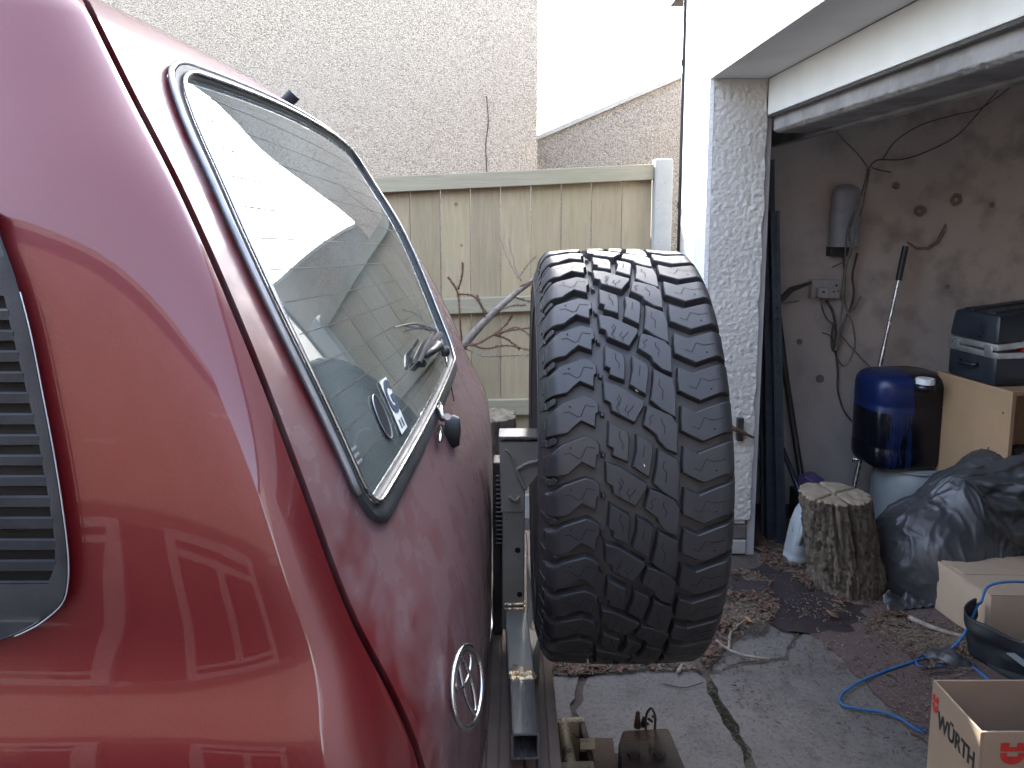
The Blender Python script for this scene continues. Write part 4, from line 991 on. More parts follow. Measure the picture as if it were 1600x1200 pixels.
# dark square tube of the bumper seen left of the upright and a cross brace behind
mb = MB(); mb.box(-.04, .012, 1.92, 1.99, ZB-.002, .66, .006); mb.build('pivot_box', M['steel'], carr)
mb = MB(); mb.box(-.045, -.022, 1.72, 1.78, ZB-.002, 1.0, .004); mb.build('latch_post', M['blackmetal'], carr)
for k in range(16):
    mb = MB(); c = P(779, 744+7*k, 1.70); mb.tube([c+Vector((-.006, 0, 0)), c+Vector((.010, 0, .0))], .0032, 6); mb.build('spring_coil', M['blackmetal'], carr)

# ---------------------------------------------------------------- tow hitch
hitch = thing('tow_hitch', 'cream painted tow bracket and rusty black coupling below the bumper', 'tow hitch', (.17, 1.35, .35))
def HP(px, py, z): return G(px, py, z)
zH = .50
def hb(pts, z0, h, mt, nm, bev=.003):
    top = [HP(x, y, z0) for x, y in pts]; mb = MB(); mb.prism(top, (0, 0, -h), bev); return mb.build(nm, M[mt], hitch, smooth=True, sharp=40)
hb([(857, 1122), (912, 1119), (912, 1127), (858, 1130)], zH, .10, 'cream', 'end_plate')
hb([(857, 1131), (866, 1130), (878, 1190), (869, 1192)], zH-.002, .10, 'cream', 'side_plate')
hb([(905, 1128), (914, 1126), (930, 1188), (920, 1190)], zH-.002, .12, 'rust', 'side_plate')
mb = MB(); mb.tube([HP(879, 1130, zH-.01), HP(892, 1200, zH-.01)], .0125, 14); mb.build('pin', M['cream'], hitch, smooth=True, sharp=40)
hb([(866, 1190), (928, 1188), (932, 1230), (870, 1232)], zH+.003, .04, 'cream', 'front_plate')
hb([(868, 1132), (908, 1130), (920, 1190), (878, 1192)], zH-.09, .01, 'dark', 'hollow', 0)
mb = MB(); c = HP(906, 1164, zH); mb.tube([c, c+Vector((.03, 0, 0))], .012, 6); mb.build('nut', M['cream'], hitch)
hb([(916, 1152), (958, 1152), (964, 1210), (922, 1212)], zH-.04, .05, 'rust', 'drawbar')
hb([(957, 1176), (975, 1176), (978, 1215), (960, 1215)], zH-.05, .05, 'rust', 'neck')
hb([(972, 1140), (1045, 1136), (1070, 1195), (1072, 1240), (975, 1240), (966, 1160)], zH-.005, .10, 'rust', 'coupling_block', .008)
for (px, py, l_) in ((996, 1136, .035), (1006, 1134, .02)):
    c = HP(px, py, zH-.01); mb = MB(); mb.tube([c, c+Vector((0, 0, l_))], [.008, .004], 8); mb.build('spike', M['rust'], hitch, smooth=True)
mb = MB(); a0, b0 = HP(1009, 1140, zH-.004), HP(1023, 1139, zH-.004); mb.tube(spline([a0, a0+Vector((0, 0, .03)), (a0+b0)/2+Vector((0, 0, .048)), b0+Vector((0, 0, .03)), b0], 6), .0026, 6); mb.build('wire_loop', M['rust'], hitch, smooth=True)
mb = MB(); 
for k in range(7): c = HP(1008+k*2, 1128+(k % 3)*3, zH+.03); mb.lathe([(0, -.004), (.004, 0), (0, .004)], 6, c+Vector((0, 0, .002*k)))
mb.build('rust_lumps', M['rust'], hitch)
for (px, py) in ((1030, 1180), (990, 1180)):
    c = HP(px, py, zH-.004); mb = MB(); mb.lathe([(.013, 0), (.013, .006), (0, .008)], 6, c); mb.build('bolt', M['rust'], hitch)
# ---------------------------------------------------------------- stump and dead conifer branch behind the car
rr_ = random.Random(11)
def log_mesh(c0, c1, r0, r1, seg=96, rows=70, bark=.012, squash=1.0, sd=0, crack=None, flat=.0):
    """bark-covered round, furrowed along its length; returns bark MB and top ring"""
    c0 = Vector(c0); c1 = Vector(c1); V = []; F = []
    for j in range(rows+1):
        t = j/rows; c = c0.lerp(c1, t); r = lerp(r0, r1, t)
        for i in range(seg):
            a = 2*math.pi*i/seg; d = Vector((math.cos(a), math.sin(a)*squash, 0))
            q = Vector((math.cos(a)*2.6+sd, math.sin(a)*2.6, t*1.2)); f = abs(noise.noise(Vector((math.cos(a)*9+sd, math.sin(a)*9, t*4.5))))
            rad = r*(1+.07*noise.noise(q))+bark*(min(f*2.6, 1)-.5)+bark*.4*noise.noise(Vector((math.cos(a)*20, math.sin(a)*20+sd, t*26)))
            if crack:
                for (ac, wd, dp, t0) in crack:
                    da = abs((a-ac+math.pi) % (2*math.pi)-math.pi)
                    if da < wd and t > t0: rad -= dp*(1-da/wd)*min(1, (t-t0)*5)
            V.append(c+d*rad)
    for j in range(rows):
        for i in range(seg): F.append((j*seg+i, j*seg+(i+1) % seg, (j+1)*seg+(i+1) % seg, (j+1)*seg+i))
    return V, F, [V[rows*seg+i] for i in range(seg)]
def top_mesh(ringp, h=.006, amp=.004, rings=16, sd=0, cracks=()):
    c = sum(ringp, Vector())/len(ringp); n = len(ringp); V = []; F = []
    for k in range(rings, -1, -1):
        for p in ringp:
            q = c.lerp(p, k/rings); dz = (0 if k == rings else h*min(1, (rings-k)/2))+amp*noise.noise(Vector((q.x*30+sd, q.y*30, 0)))*(k < rings)
            for (pa, pb, w_, dp) in cracks:
                ab = pb-pa; t = max(0, min(1, (q-pa).to_2d().dot(ab.to_2d())/ab.to_2d().length_squared)); dd = ((q-pa-ab*t).to_2d()).length
                if dd < w_: dz -= dp*(1-dd/w_)
            V.append(q+Vector((0, 0, dz)))
    for k in range(rings):
        for i in range(n): F.append((k*n+i, k*n+(i+1) % n, (k+1)*n+(i+1) % n, (k+1)*n+i))
    return V, F
sc0 = P(757, 648, 3.35)
stump = thing('tree_stump', 'tall mossy tree stump standing between the car and the fence', 'tree stump', (sc0.x, 3.35, 0))
V, F, rg_ = log_mesh((sc0.x+.01, 3.35, -.01), (sc0.x, 3.35, sc0.z), .15, .135, sd=4); mk('trunk', V, F, M['bark'], stump, smooth=True)
V, F = top_mesh(rg_, .004, .02, sd=2); mk('cut_top', V, F, M['moss'] if False else M['cutwood'], stump, smooth=True)
br = thing('dead_branch', 'dead conifer branch with brown needles leaning against the fence', 'branch', (-.2, 3.4, .9))
mb = MB(); YB = 3.35
main = spline([P(690, 578, YB), P(728, 535, YB), P(760, 500, YB), P(800, 463, YB), P(830, 440, YB), P(850, 420, YB)], 8)
n_ = len(main); mb.tube(main, [lerp(.022, .007, i/(n_-1)) for i in range(n_)], 10)
low = spline([P(690, 578, YB), P(700, 640, YB), P(715, 740, YB), P(720, 900, YB)], 5); mb.tube(low, [.022]*len(low), 10)
mb.build('stem', M['twig'], br, smooth=True)
twigs = [  # (pixel path, thickness, needles)
 ([(722, 540), (719, 505), (717, 470), (713, 452), (701, 434)], .009, 1), ([(716, 452), (722, 430), (723, 412)], .006, 1), ([(716, 460), (738, 462), (752, 478), (762, 492)], .005, 1),
 ([(725, 541), (748, 536), (772, 523), (800, 516), (835, 512)], .009, 1), ([(728, 545), (756, 556), (790, 556), (835, 555)], .007, .4), ([(772, 523), (790, 508), (800, 494)], .004, 1), ([(772, 523), (792, 530), (812, 545)], .004, 1),
 ([(760, 503), (752, 478), (745, 462)], .004, .8), ([(815, 440), (806, 420), (794, 372)], .004, .1), ([(810, 436), (795, 408), (780, 370)], .004, .1), ([(812, 432), (824, 415), (836, 402)], .003, .3), ([(800, 463), (822, 470), (850, 474)], .004, .8),
 ([(716, 560), (728, 580), (738, 610), (742, 640)], .005, .8), ([(812, 448), (838, 436), (860, 426)], .005, .5), ([(775, 487), (800, 478), (820, 477)], .003, .8), ([(735, 538), (760, 545), (790, 540), (830, 548)], .004, 1), ([(780, 523), (806, 512), (830, 525)], .003, .9)]
nd = MB()
for path, th, dn in twigs:
    yb = YB+rr_.uniform(-.08, .05); pts = spline([P(x, y, YB if i == 0 else yb) for i, (x, y) in enumerate(path)], 6); mb = MB()
    k = len(pts); mb.tube(pts, [th*(1-.6*i/k)*.55 for i in range(k)], 6); mb.build('twig', M['twig'] if dn < .5 else M['needle'], br, smooth=True)
    for i in range(k-1):
        for _ in range(int(26*dn)):
            p = pts[i].lerp(pts[i+1], rr_.random()); t = (pts[i+1]-pts[i]).normalized()
            d = (t*.8+Vector((rr_.uniform(-1, 1), rr_.uniform(-1, 1), rr_.uniform(-1, 1)))).normalized()*rr_.uniform(.008, .017); s_ = d.cross(Vector((rr_.random(), rr_.random(), .3))).normalized()*.0011; w2 = d.cross(s_).normalized()*.0008
            nd.add([p-s_, p+s_, p+w2, p+d], [(0, 1, 2), (0, 1, 3), (1, 2, 3), (2, 0, 3)])
nd.build('needles', M['needle'], br, kind='stuff')

# ---------------------------------------------------------------- garage contents
# chopping log with a saw-cut cross
lb = G(1322, 922); LY = lb.y+.05
lc0 = Vector((P(1325, 900, LY).x, LY, 0)); lc1 = P(1304, 772, LY)
log = thing('log_round', 'upright bark-covered chopping log with split top beside the black sack', 'log', (lc0.x, LY, 0))
fa = -math.pi/2+.12
V, F, rg_ = log_mesh((lc0.x, LY, -.008), (lc1.x, LY, lc1.z), .150, .136, sd=9, bark=.016, crack=[(fa-.05, .10, .060, .22), (fa-.55, .06, .03, .35), (fa+.9, .04, .015, .0)], seg=160, rows=90); mk('bark', V, F, M['bark'], log, smooth=True)
ct = sum(rg_, Vector())/len(rg_); c1_, c2_ = (rg_[int(160*.762)], rg_[int(160*.27)]), (rg_[int(160*.60)], rg_[int(160*.08)])
V, F = top_mesh(rg_, .006, .006, 60, sd=6, cracks=[(c1_[0], c1_[1], .012, .06), (c2_[0], ct, .007, .03), (ct, c2_[1], .009, .035)]); mk('cut_top', V, F, M['cutwood'], log, smooth=True)

# cloudy jug leaning left of the log
jc = G(1258, 885); JY = jc.y+.05
jug = thing('plastic_jug', 'dusty translucent plastic jug standing against the log', 'jug', (jc.x, JY, 0)); 
def blockcan(name, par, c, w_, d_, h_, m_, prof, rot=0, seg=48, pw=3.2, lean=0):
    V = []; F = []; n = len(prof)
    for (z, s_) in prof:
        for k in range(seg):
            a = 2*math.pi*k/seg; ca, sa = math.cos(a), math.sin(a); x = abs(ca)**(2/pw)*(1 if ca > 0 else -1)*w_/2*s_; y = abs(sa)**(2/pw)*(1 if sa > 0 else -1)*d_/2*s_
            V.append(Vector((c[0]+x*math.cos(rot)-y*math.sin(rot)+lean*z*h_, c[1]+x*math.sin(rot)+y*math.cos(rot), c[2]+z*h_)))
    for j in range(n-1):
        for k in range(seg): F.append((j*seg+k, j*seg+(k+1) % seg, (j+1)*seg+(k+1) % seg, (j+1)*seg+k))
    F.append(tuple(range(seg))[::-1]); F.append(tuple((n-1)*seg+k for k in range(seg)))
    return mk(name, V, F, m_, par, smooth=True, sharp=50)
blockcan('body', jug, (jc.x+.005, JY, 0), .17, .12, .31, M['jug'], [(0, .86), (.02, .96), (.06, 1), (.14, 1.0), (.16, .97), (.18, 1), (.55, .92), (.58, .90), (.61, .90), (.8, .74), (.92, .52), (1, .30)], .2, lean=.10)
mb = MB(); hz = JY-.066; mb.tube(spline([(jc.x-.03, hz+.02, .10), (jc.x-.035, hz, .14), (jc.x-.01, hz, .215), (jc.x+.02, hz+.02, .24)], 6), .012, 8); mb.build('handle', M['jug'], jug, smooth=True)

# white drum with the blue container on top
DY = 3.62; dc = P(1415, 850, DY); dt = P(1415, 737, DY-.15).z
drum = thing('white_drum', 'cloudy white plastic drum under the blue container', 'drum', (dc.x, DY, 0))
dr = .172
mb = MB(); mb.lathe([(dr*.9, 0), (dr*.98, .015), (dr, .05), (dr*1.0, dt*.3), (dr*.985, dt*.32), (dr*1.0, dt*.34), (dr*1.01, dt*.72), (dr*.99, dt*.8), (dr*.93, dt*.90), (dr*.88, dt*.93), (dr*.88, dt*.985), (dr*.84, dt), (0, dt-.004)], 64, (dc.x, DY, 0)); mb.build('body', M['whitecan'], drum, smooth=True, sharp=45)
mb = MB(); mb.lathe([(dr*.885, dt*.94), (dr*.93, dt*.945), (dr*.93, dt*.965), (dr*.885, dt*.97)], 64, (dc.x, DY, 0)); mb.build('lid_rim', M['whitecan'], drum, smooth=True)
bz0 = dt+.002; bz1 = P(1430, 586, DY-.12).z; bx = P(1431, 660, DY-.15).x; bh = bz1-bz0
blue = thing('blue_container', 'blue plastic container with white cap, half covered in black spill', 'container', (bx, DY, bz0))
prof = [(0, .84), (.02, .93), (.06, .985), (.1, 1), (.22, 1), (.235, .985), (.25, 1), (.66, 1), (.675, .985), (.69, 1), (.86, .995), (.91, .97), (.955, .90), (.985, .78), (1, .6)]
m, t, p = newmat('blue_drum_with_black_spill'); co = coords(t)
sx_n = t.nodes.new('ShaderNodeSeparateXYZ'); t.links.new(co, sx_n.inputs[0]); dn_ = noisen(t, coords(t, (14, 1, 1.0)), 3, 6, .7)
def mth(op, a, b):
    q = t.nodes.new('ShaderNodeMath'); q.operation = op
    for i, v in enumerate((a, b)):
        if isinstance(v, bpy.types.NodeSocket): t.links.new(v, q.inputs[i])
        else: q.inputs[i].default_value = v
    return q.outputs[0]
wob = mth('MULTIPLY', mth('SUBTRACT', noisen(t, co, 9, 4), .5), .06)
right = ramp(t, mth('ADD', sx_n.outputs[0], wob), -.022, -.018)
lowm = mth('MULTIPLY', ramp(t, mth('ADD', sx_n.outputs[2], mth('MULTIPLY', wob, 1.0)), bh*.60, bh*.585, 0, 1), ramp(t, mth('ADD', sx_n.outputs[2], mth('MULTIPLY', sx_n.outputs[0], -2.0)), bh*.60, bh*.62, 0, 1))
drip = mth('MULTIPLY', ramp(t, dn_, .50, .53), ramp(t, sx_n.outputs[2], bh*.62, bh*.60))
leftm = ramp(t, mth('ADD', sx_n.outputs[0], wob), -.11, -.13); leftlow = mth('MULTIPLY', leftm, ramp(t, sx_n.outputs[2], bh*.62, bh*.60))
msk = mth('MAXIMUM', mth('MAXIMUM', right, leftlow), drip)
t.links.new(mixc(t, msk, (.005, .015, .075), (.004, .005, .010)), p.inputs['Base Color']); t.links.new(ramp(t, msk, 0, 1, .38, .22), p.inputs['Roughness']); bump(t, p, noisen(t, co, 12, 4), .25, .004); M['bluecan'] = m
blockcan('body', blue, (bx, DY, bz0), .385, .32, bh, m, prof, .1, 72, 3.4)
mb = MB(); mb.lathe([(.05, bh-.028), (.05, bh-.012), (.046, bh-.008)], 24, (0, 0, 0)); cc = P(1446, 593, DY-.16)
mb = MB(); mb.lathe([(.040, -.022), (.040, .0), (.038, .006), (.0, .007)], 24, cc, fn=lambda a, z: 1+.025*math.cos(a*12)); mb.build('cap', M['whitecap'], blue, smooth=True, sharp=35)
mb = MB(); mb.lathe([(.047, -.05), (.044, -.02), (.0, -.02)], 24, cc); mb.build('neck', M['blackspill'], blue, smooth=True)
mb = MB(); mb.tube(spline([P(1400, 600, DY-.02), P(1405, 588, DY-.02), P(1440, 583, DY-.02), P(1470, 590, DY-.02), P(1478, 602, DY-.02)], 6), .011, 8); mb.build('handle', m, blue, smooth=True)

# chipboard cabinet and flight case
c0 = P(1583, 612, 3.10); c1 = P(1468, 566, 3.52)
dirl = Vector((c1.x-c0.x, c1.y-c0.y, 0)); wl = dirl.length; dirl.normalize(); dirn = Vector((-dirl.y, dirl.x, 0)); dirn = dirn if dirn.x > 0 else -dirn
ctz = c0.z; cab = thing('cabinet', 'pale chipboard cabinet with open front against the garage wall', 'cabinet', (c0.x, c0.y, 0))
def cabbox(a0, a1, b0, b1, z0, z1, nm, par, mt, bev=.001, base=Vector((c0.x, c0.y, 0))):
    mb = MB(); pts = [base+dirl*a+dirn*b+Vector((0, 0, z)) for z in (z0, z1) for b in (b0, b1) for a in (a0, a1)]; mb.hexa(pts, bev); return mb.build(nm, M[mt], par)
cabbox(0, wl, 0, .018, 0, ctz-.019, 'side_panel', cab, 'ply'); cabbox(0, wl, .78, .798, 0, ctz-.019, 'side_panel', cab, 'ply')
cabbox(-.004, wl+.002, -.004, .80, ctz-.018, ctz, 'top_panel', cab, 'ply'); cabbox(wl-.01, wl, .019, .779, .03, ctz-.02, 'back_panel', cab, 'ply'); cabbox(.004, wl-.012, .019, .779, .35, .368, 'shelf', cab, 'ply'); cabbox(.004, wl-.012, .019, .779, .06, .078, 'shelf', cab, 'ply')
for k, (a, z) in enumerate(((.04, ctz-.10), (.10, ctz-.27))):
    q = c0+dirl*a+dirn*-.001; q.z = z; mb = MB(); mb.tube([q, q-dirn*.0015], .004, 8); mb.build('screw', M['dark'], cab)
cs = thing('flight_case', 'navy plastic flight case with aluminium edges, lid ajar, on the cabinet', 'case', (c0.x+.1, c0.y+.1, ctz))
q0 = P(1555, 588, 3.18); q1 = P(1481, 560, 3.46); dL = Vector((q1.x-q0.x, q1.y-q0.y, 0)); lw = dL.length*1.0; dL.normalize(); dN = Vector((-dL.y, dL.x, 0)); dN = dN if dN.x > 0 else -dN
def cbox(a0, a1, b0, b1, z0, z1, nm, mt, bev=.012, tap=0, par=None, tilt=0):
    base = Vector((q0.x, q0.y, ctz+.002)); mb = MB(); pts = []
    for z in (z0, z1):
        i = tap if z == z1 else 0
        for b in (b0+i, b1-i):
            for a in (a0+i, a1-i): pts.append(base+dL*a+dN*b+Vector((0, 0, z+tilt*b)))
    mb.hexa(pts, bev); return mb.build(nm, M[mt], par or cs, smooth=True, sharp=30)
low_ = cbox(.0, lw, 0, .62, .0, .125, 'base_shell', 'caseblue', .018, 0)
cbox(-.003, lw+.003, -.003, .623, .118, .145, 'lower_rim', 'alu', .003)
cbox(-.003, lw+.003, -.003, .623, .152, .180, 'upper_rim', 'alu', .003, tilt=.10)
lid = cbox(-.004, lw+.004, -.004, .62, .178, .30, 'lid', 'caseblue', .022, .012, tilt=.10)
for a in (.08, lw-.08): cbox(a-.03, a+.03, .02, .60, .298, .310, 'lid_rib', 'caseblue', .005, .004, par=lid, tilt=.10)
for a in (.04, lw-.05):
    cbox(a-.022, a+.022, -.010, -.004, .128, .172, 'latch', 'alu', .002); 
mb = MB(); base = Vector((q0.x, q0.y, ctz)); mb.tube(spline([base+dL*(lw*.35)+dN*-.002+Vector((0, 0, .085)), base+dL*(lw*.38)-dN*.022+Vector((0, 0, .078)), base+dL*(lw*.68)-dN*.022+Vector((0, 0, .078)), base+dL*(lw*.71)-dN*.002+Vector((0, 0, .085))], 5), .006, 8); mb.build('handle', M['caseblue'], cs, smooth=True)
for b in (.13, .24, .40):
    cbox(.012, .05, b, b+.06, .140, .166, 'case_content', 'red' if b < .2 else 'blackmetal', .008)

# black sack, lumpy and leaning, open mouth to the right
def blob(center, spheres, nu=180, nv=130, wr=.02, sd=0, power=10, fold=1.0, zmin=.0):
    """star-shaped skin round a set of spheres, folded like thin plastic"""
    C_ = Vector(center); V = []; F = []
    for j in range(nv+1):
        ph = math.pi*j/nv
        for i in range(nu):
            th = 2*math.pi*i/nu; d = Vector((math.sin(ph)*math.cos(th), math.sin(ph)*math.sin(th), math.cos(ph))); s_ = 0; 
            for c, r in spheres:
                oc = C_-Vector(c); b = oc.dot(d); disc_ = b*b-oc.length_squared+r*r
                if disc_ > 0: tt = -b+math.sqrt(disc_); s_ += max(tt, 0)**power
            rad = s_**(1/power); p = C_+d*rad
            q = Vector((p.x*4.5+sd, p.y*4.5, p.z*4.5)); wq = q+Vector((noise.noise(q*.7), noise.noise(q*.7+Vector((7, 0, 0))), noise.noise(q*.7+Vector((0, 9, 0)))))*.9
            e = Vector((wq.x*2.4+wq.z*1.4, wq.y*2.4, wq.z*1.1-wq.x*.9)); a1 = 1-math.sqrt(noise.noise(e*.8)**2+.003)*2.4; a2 = 1-math.sqrt(noise.noise(e*1.7+Vector((3, 3, 3)))**2+.002)*2.5; a3 = 1-math.sqrt(noise.noise(e*3.6)**2+.002)*2.4
            p = p+d*wr*fold*((a1**3 if a1 > 0 else 0)*1.0+(a2**3 if a2 > 0 else 0)*.45+(a3**2 if a3 > 0 else 0)*.12-.35)
            if p.z < zmin: p.z = zmin+.1*(p.z-zmin)*.1
            V.append(p)
    for j in range(nv):
        for i in range(nu):
            a = j*nu+i; b = j*nu+(i+1) % nu
            F.append((a, b, b+nu, a+nu))
    return V, F
SY = 3.02
def S3(px, py, dy=0): return P(px, py, SY+dy)
spheres = [(S3(1452, 864, .10), .235), (S3(1475, 911, .08), .235), (S3(1500, 876, .12), .24), (S3(1515, 797, .12), .19), (S3(1560, 762, .16), .165), (S3(1610, 754, .16), .15), (S3(1590, 832, .22), .17), (S3(1660, 782, .2), .16)]
V, F = blob(S3(1505, 860, .12), spheres, wr=.014, sd=2, nu=300, nv=190, zmin=.004)
sack = thing('rubbish_sack', 'big creased black polythene sack slumped beside the log', 'bag', (S3(1480, 900).x, SY, 0))
mk('sack_body', V, F, M['bag'], sack, smooth=True)
# loose flap hanging over the boxes, folds running down to the right
def flap(u, v):
    a = S3(lerp(1488, 1600, u), lerp(742, 706, u), -.02); b = S3(lerp(1545, 1640, u), lerp(812, 880, u)+10*math.sin(u*5), -.20)
    p = a.lerp(b, v); k = math.sin(v*math.pi); n1 = noise.noise(Vector((u*2.2, v*7, 3))); n2 = noise.noise(Vector((u*6, v*14, 1)))
    return p+Vector((0, -.05*k-.035*n1-.014*n2, .05*k+.02*n1))
mb = MB(); mb.grid(flap, 90, 60); o = mb.build('flap', M['bag'], sack, smooth=True); mo = o.modifiers.new('thick', 'SOLIDIFY'); mo.thickness = .0015
def hem(u, v):
    a = S3(lerp(1378, 1535, u), lerp(928, 968, u)+4*math.sin(u*9), -.10+.04*math.sin(u*3)); p = a+Vector((0, -.06*v, 0)); p.z = .012+.035*(1-v)*(1+noise.noise(Vector((u*9, v*2, 0))))+.012*noise.noise(Vector((u*20, v*5, 4))); return p
mb = MB(); mb.grid(hem, 80, 12); o = mb.build('hem', M['bag'], sack, smooth=True); mo = o.modifiers.new('thick', 'SOLIDIFY'); mo.thickness = .002

# cardboard boxes
def openbox(th, near, far, right, zr, zf, thk=.006, flaps=()):
    """near / far: rim points of the left side; right: length of the front side along +x"""
    A, B = Vector(near), Vector(far); e = (B-A); e.z = 0; L = e.length; e.normalize(); n = Vector((-e.y, e.x, 0)); n = n if n.x > 0 else -n
    def bx(a0, a1, b0, b1, z0, z1, nm, mt='card', bev=.0015, par=th):
        mb = MB(); mb.hexa([A*1+e*a+n*b+Vector((0, 0, z-A.z)) for z in (z0, z1) for b in (b0, b1) for a in (a0, a1)], bev); return mb.build(nm, M[mt], par)
    left = bx(0, L, 0, thk, zf, zr, 'side_panel'); front = bx(0, thk, thk+.0004, right, zf, zr, 'side_panel'); bx(L-thk, L, thk+.0004, right, zf, zr, 'side_panel'); bx(thk, L-thk, right-thk, right, zf, zr, 'side_panel'); bx(thk, L-thk, thk, right-thk, zf, zf+.006, 'base_panel', 'cardin')
    return A, e, n, L, bx, left, front
nearp = G(1533, 1144, .30); farp = G(1458, 1062, .30)
bxw = thing('cardboard_box', 'open cardboard parts box with black and red lettering, nearest the camera', 'box', (nearp.x, nearp.y, 0))
A, e, n, L, bx, left, front = openbox(bxw, nearp, farp, .42, .30, .002)
up = Vector((0, 0, 1))
lc = A+e*(L*.5); frL = (Vector((lc.x, lc.y, .215))-n*.0012, -e, up, -n)
letter('W\u00dcRTH', frL, .062, M['ink'], left, 'lettering', cx=.012, cy=-.008, bold=.0018, sx=L/.30, spacing=1.02, ext=.0004)
def shield(fr, cx, cy, s_, par, sxx=1.0):
    # two stacked red marks: notched bar above, rounded bowl with a slot below
    def pr_(pts): mb = MB(); mb.prism([surf2(*fr, cx+x*s_*sxx, cy+y*s_, .0) for x, y in pts], fr[3]*.0008); return mb.build('logo_mark', M['red'], par)
    pr_([(-.5, .10), (-.5, .46), (-.16, .46), (-.16, .28), (.16, .28), (.16, .46), (.5, .46), (.5, .10)])
    b = [(-.5, .02)]+[(.5*math.cos(a), -.02+.46*math.sin(a)) for a in [math.pi+math.pi*k/14 for k in range(15)]]+[(.5, .02), (.22, .02), (.22, -.14), (-.22, -.14), (-.22, .02)]; pr_(b)
fl0 = A+e*(L*.90); shield((Vector((fl0.x, fl0.y, .235))-n*.0012, -e, up, -n), 0, .008, .052, left, .5)
ff = A+n*.10; frF = (Vector((ff.x, ff.y, .225))-e*.0012, n, up, -e)
shield(frF, -.018, .018, .062, front); letter('W\u00dcRTH', frF, .070, M['ink'], front, 'lettering', cx=.175, cy=.015, bold=.002, spacing=1.03, ext=.0004)
# inner flap folded in, pink rag inside
mb = MB(); a0 = A+n*.19+e*.02; mb.prism([a0+up*(-.005), a0+n*.22+up*-.005, a0+n*.20+e*.11+up*.075, a0+n*.05+e*.09+up*.05], (0, .003, .003)); mb.build('flap', M['card'], bxw)
V, F = blob(A+n*.14+e*.12+up*-.16, [(A+n*.12+e*.10+up*-.17, .07), (A+n*.20+e*.12+up*-.18, .08), (A+n*.10+e*.17+up*-.19, .06)], 60, 40, .02, 5, zmin=.01)
mk('rag', V, F, M['pink'], None, smooth=True, origin=A+n*.14+e*.12+up*-.26, label='crumpled pink rag lying inside the open lettered cardboard box', cat='rag')

b2n = P(1549, 932, 2.62); b2f = P(1520, 885, 2.92); zt2 = (b2n.z)
b2 = thing('cardboard_box', 'closed plain cardboard box under the black sack, blue rope across it', 'box', (b2n.x, b2n.y, 0))
Lx = .5
mb = MB(); base = [Vector((b2n.x, b2n.y, 0)), Vector((b2n.x+Lx, b2n.y-.02, 0)), Vector((b2n.x-.02+Lx, b2n.y+.34, 0)), Vector((b2n.x-.045, b2n.y+.33, 0))]
b2z = zt2
mb.hexa([base[0]+up*.004, base[1]+up*.004, base[3]+up*.004, base[2]+up*.004, base[0]+up*b2z, base[1]+up*b2z, base[3]+up*b2z, base[2]+up*b2z], .004); mb.build('body', M['card'], b2, smooth=True, sharp=30)
for k in range(2):
    mb = MB(); y0 = b2n.y+.002+.165*k; mb.hexa([(b2n.x-.002, y0, b2z+.001), (b2n.x+Lx, y0-.02, b2z+.001), (b2n.x-.03, y0+.160, b2z+.001), (b2n.x+Lx, y0+.14, b2z+.001), (b2n.x-.002, y0, b2z+.005), (b2n.x+Lx, y0-.02, b2z+.005), (b2n.x-.03, y0+.160, b2z+.005), (b2n.x+Lx, y0+.14, b2z+.005)], .001); mb.build('flap', M['card'], b2)

# black holdall with papers
hc = G(1600, 1045, .05); hold = thing('black_holdall', 'glossy black holdall gaping open with white paper, behind the lettered box', 'bag', (hc.x, hc.y, 0))
H0 = G(1592, 1050, .02)
def hold_fn(u, v):
    a = lerp(math.pi*.75, math.pi*1.62, u); r = .20+.02*math.sin(u*9); w_ = .10*v
    c = Vector((H0.x+.12, H0.y+.08, 0)); rad = r*(1+.12*v)+.015*noise.noise(Vector((u*5, v*3, 0)))
    return c+Vector((math.cos(a)*rad, math.sin(a)*rad*.8, .01+.17*v+.02*noise.noise(Vector((u*4, v*2, 7)))-.03*math.sin(u*math.pi)*v))
mb = MB(); mb.grid(hold_fn, 60, 24); o = mb.build('side', M['plastic'], hold, smooth=True); mo = o.modifiers.new('thick', 'SOLIDIFY'); mo.thickness = .008
mb = MB(); mb.lathe([(0, .0), (.19, .0), (.2, .02), (0, .03)], 32, (H0.x+.12, H0.y+.08, .002)); mb.build('base', M['bag'], hold, smooth=True, sharp=40)
pc = P(1592, 1018, hc.y+.02); mb = MB(); mb.prism([pc+Vector((-.03, .02, .01)), pc+Vector((.12, .06, .02)), pc+Vector((.16, -.05, -.035)), pc+Vector((.03, -.06, -.04))], (0, 0, .0015)); mb.build('paper', M['stickerw'], hold)
mb = MB(); mb.prism([pc+Vector((-.05, -.01, .0)), pc+Vector((.02, -.075, -.05)), pc+Vector((.15, -.08, -.06)), pc+Vector((.16, .02, -.02))], (0, 0, .0015)); mb.build('paper', M['whitecan'], hold)
# dark rag under the rope
V, F = blob(G(1478, 1035)+up*.01, [(G(1462, 1030)+up*.0, .035), (G(1485, 1035)+up*.0, .045), (G(1505, 1040)+up*.0, .03)], 60, 40, .014, 8, zmin=.005)
mk('dark_rag', V, F, M['bag'], None, smooth=True, origin=G(1478, 1035), label='crumpled dark blue black rag on the floor inside the rope loop', cat='rag')

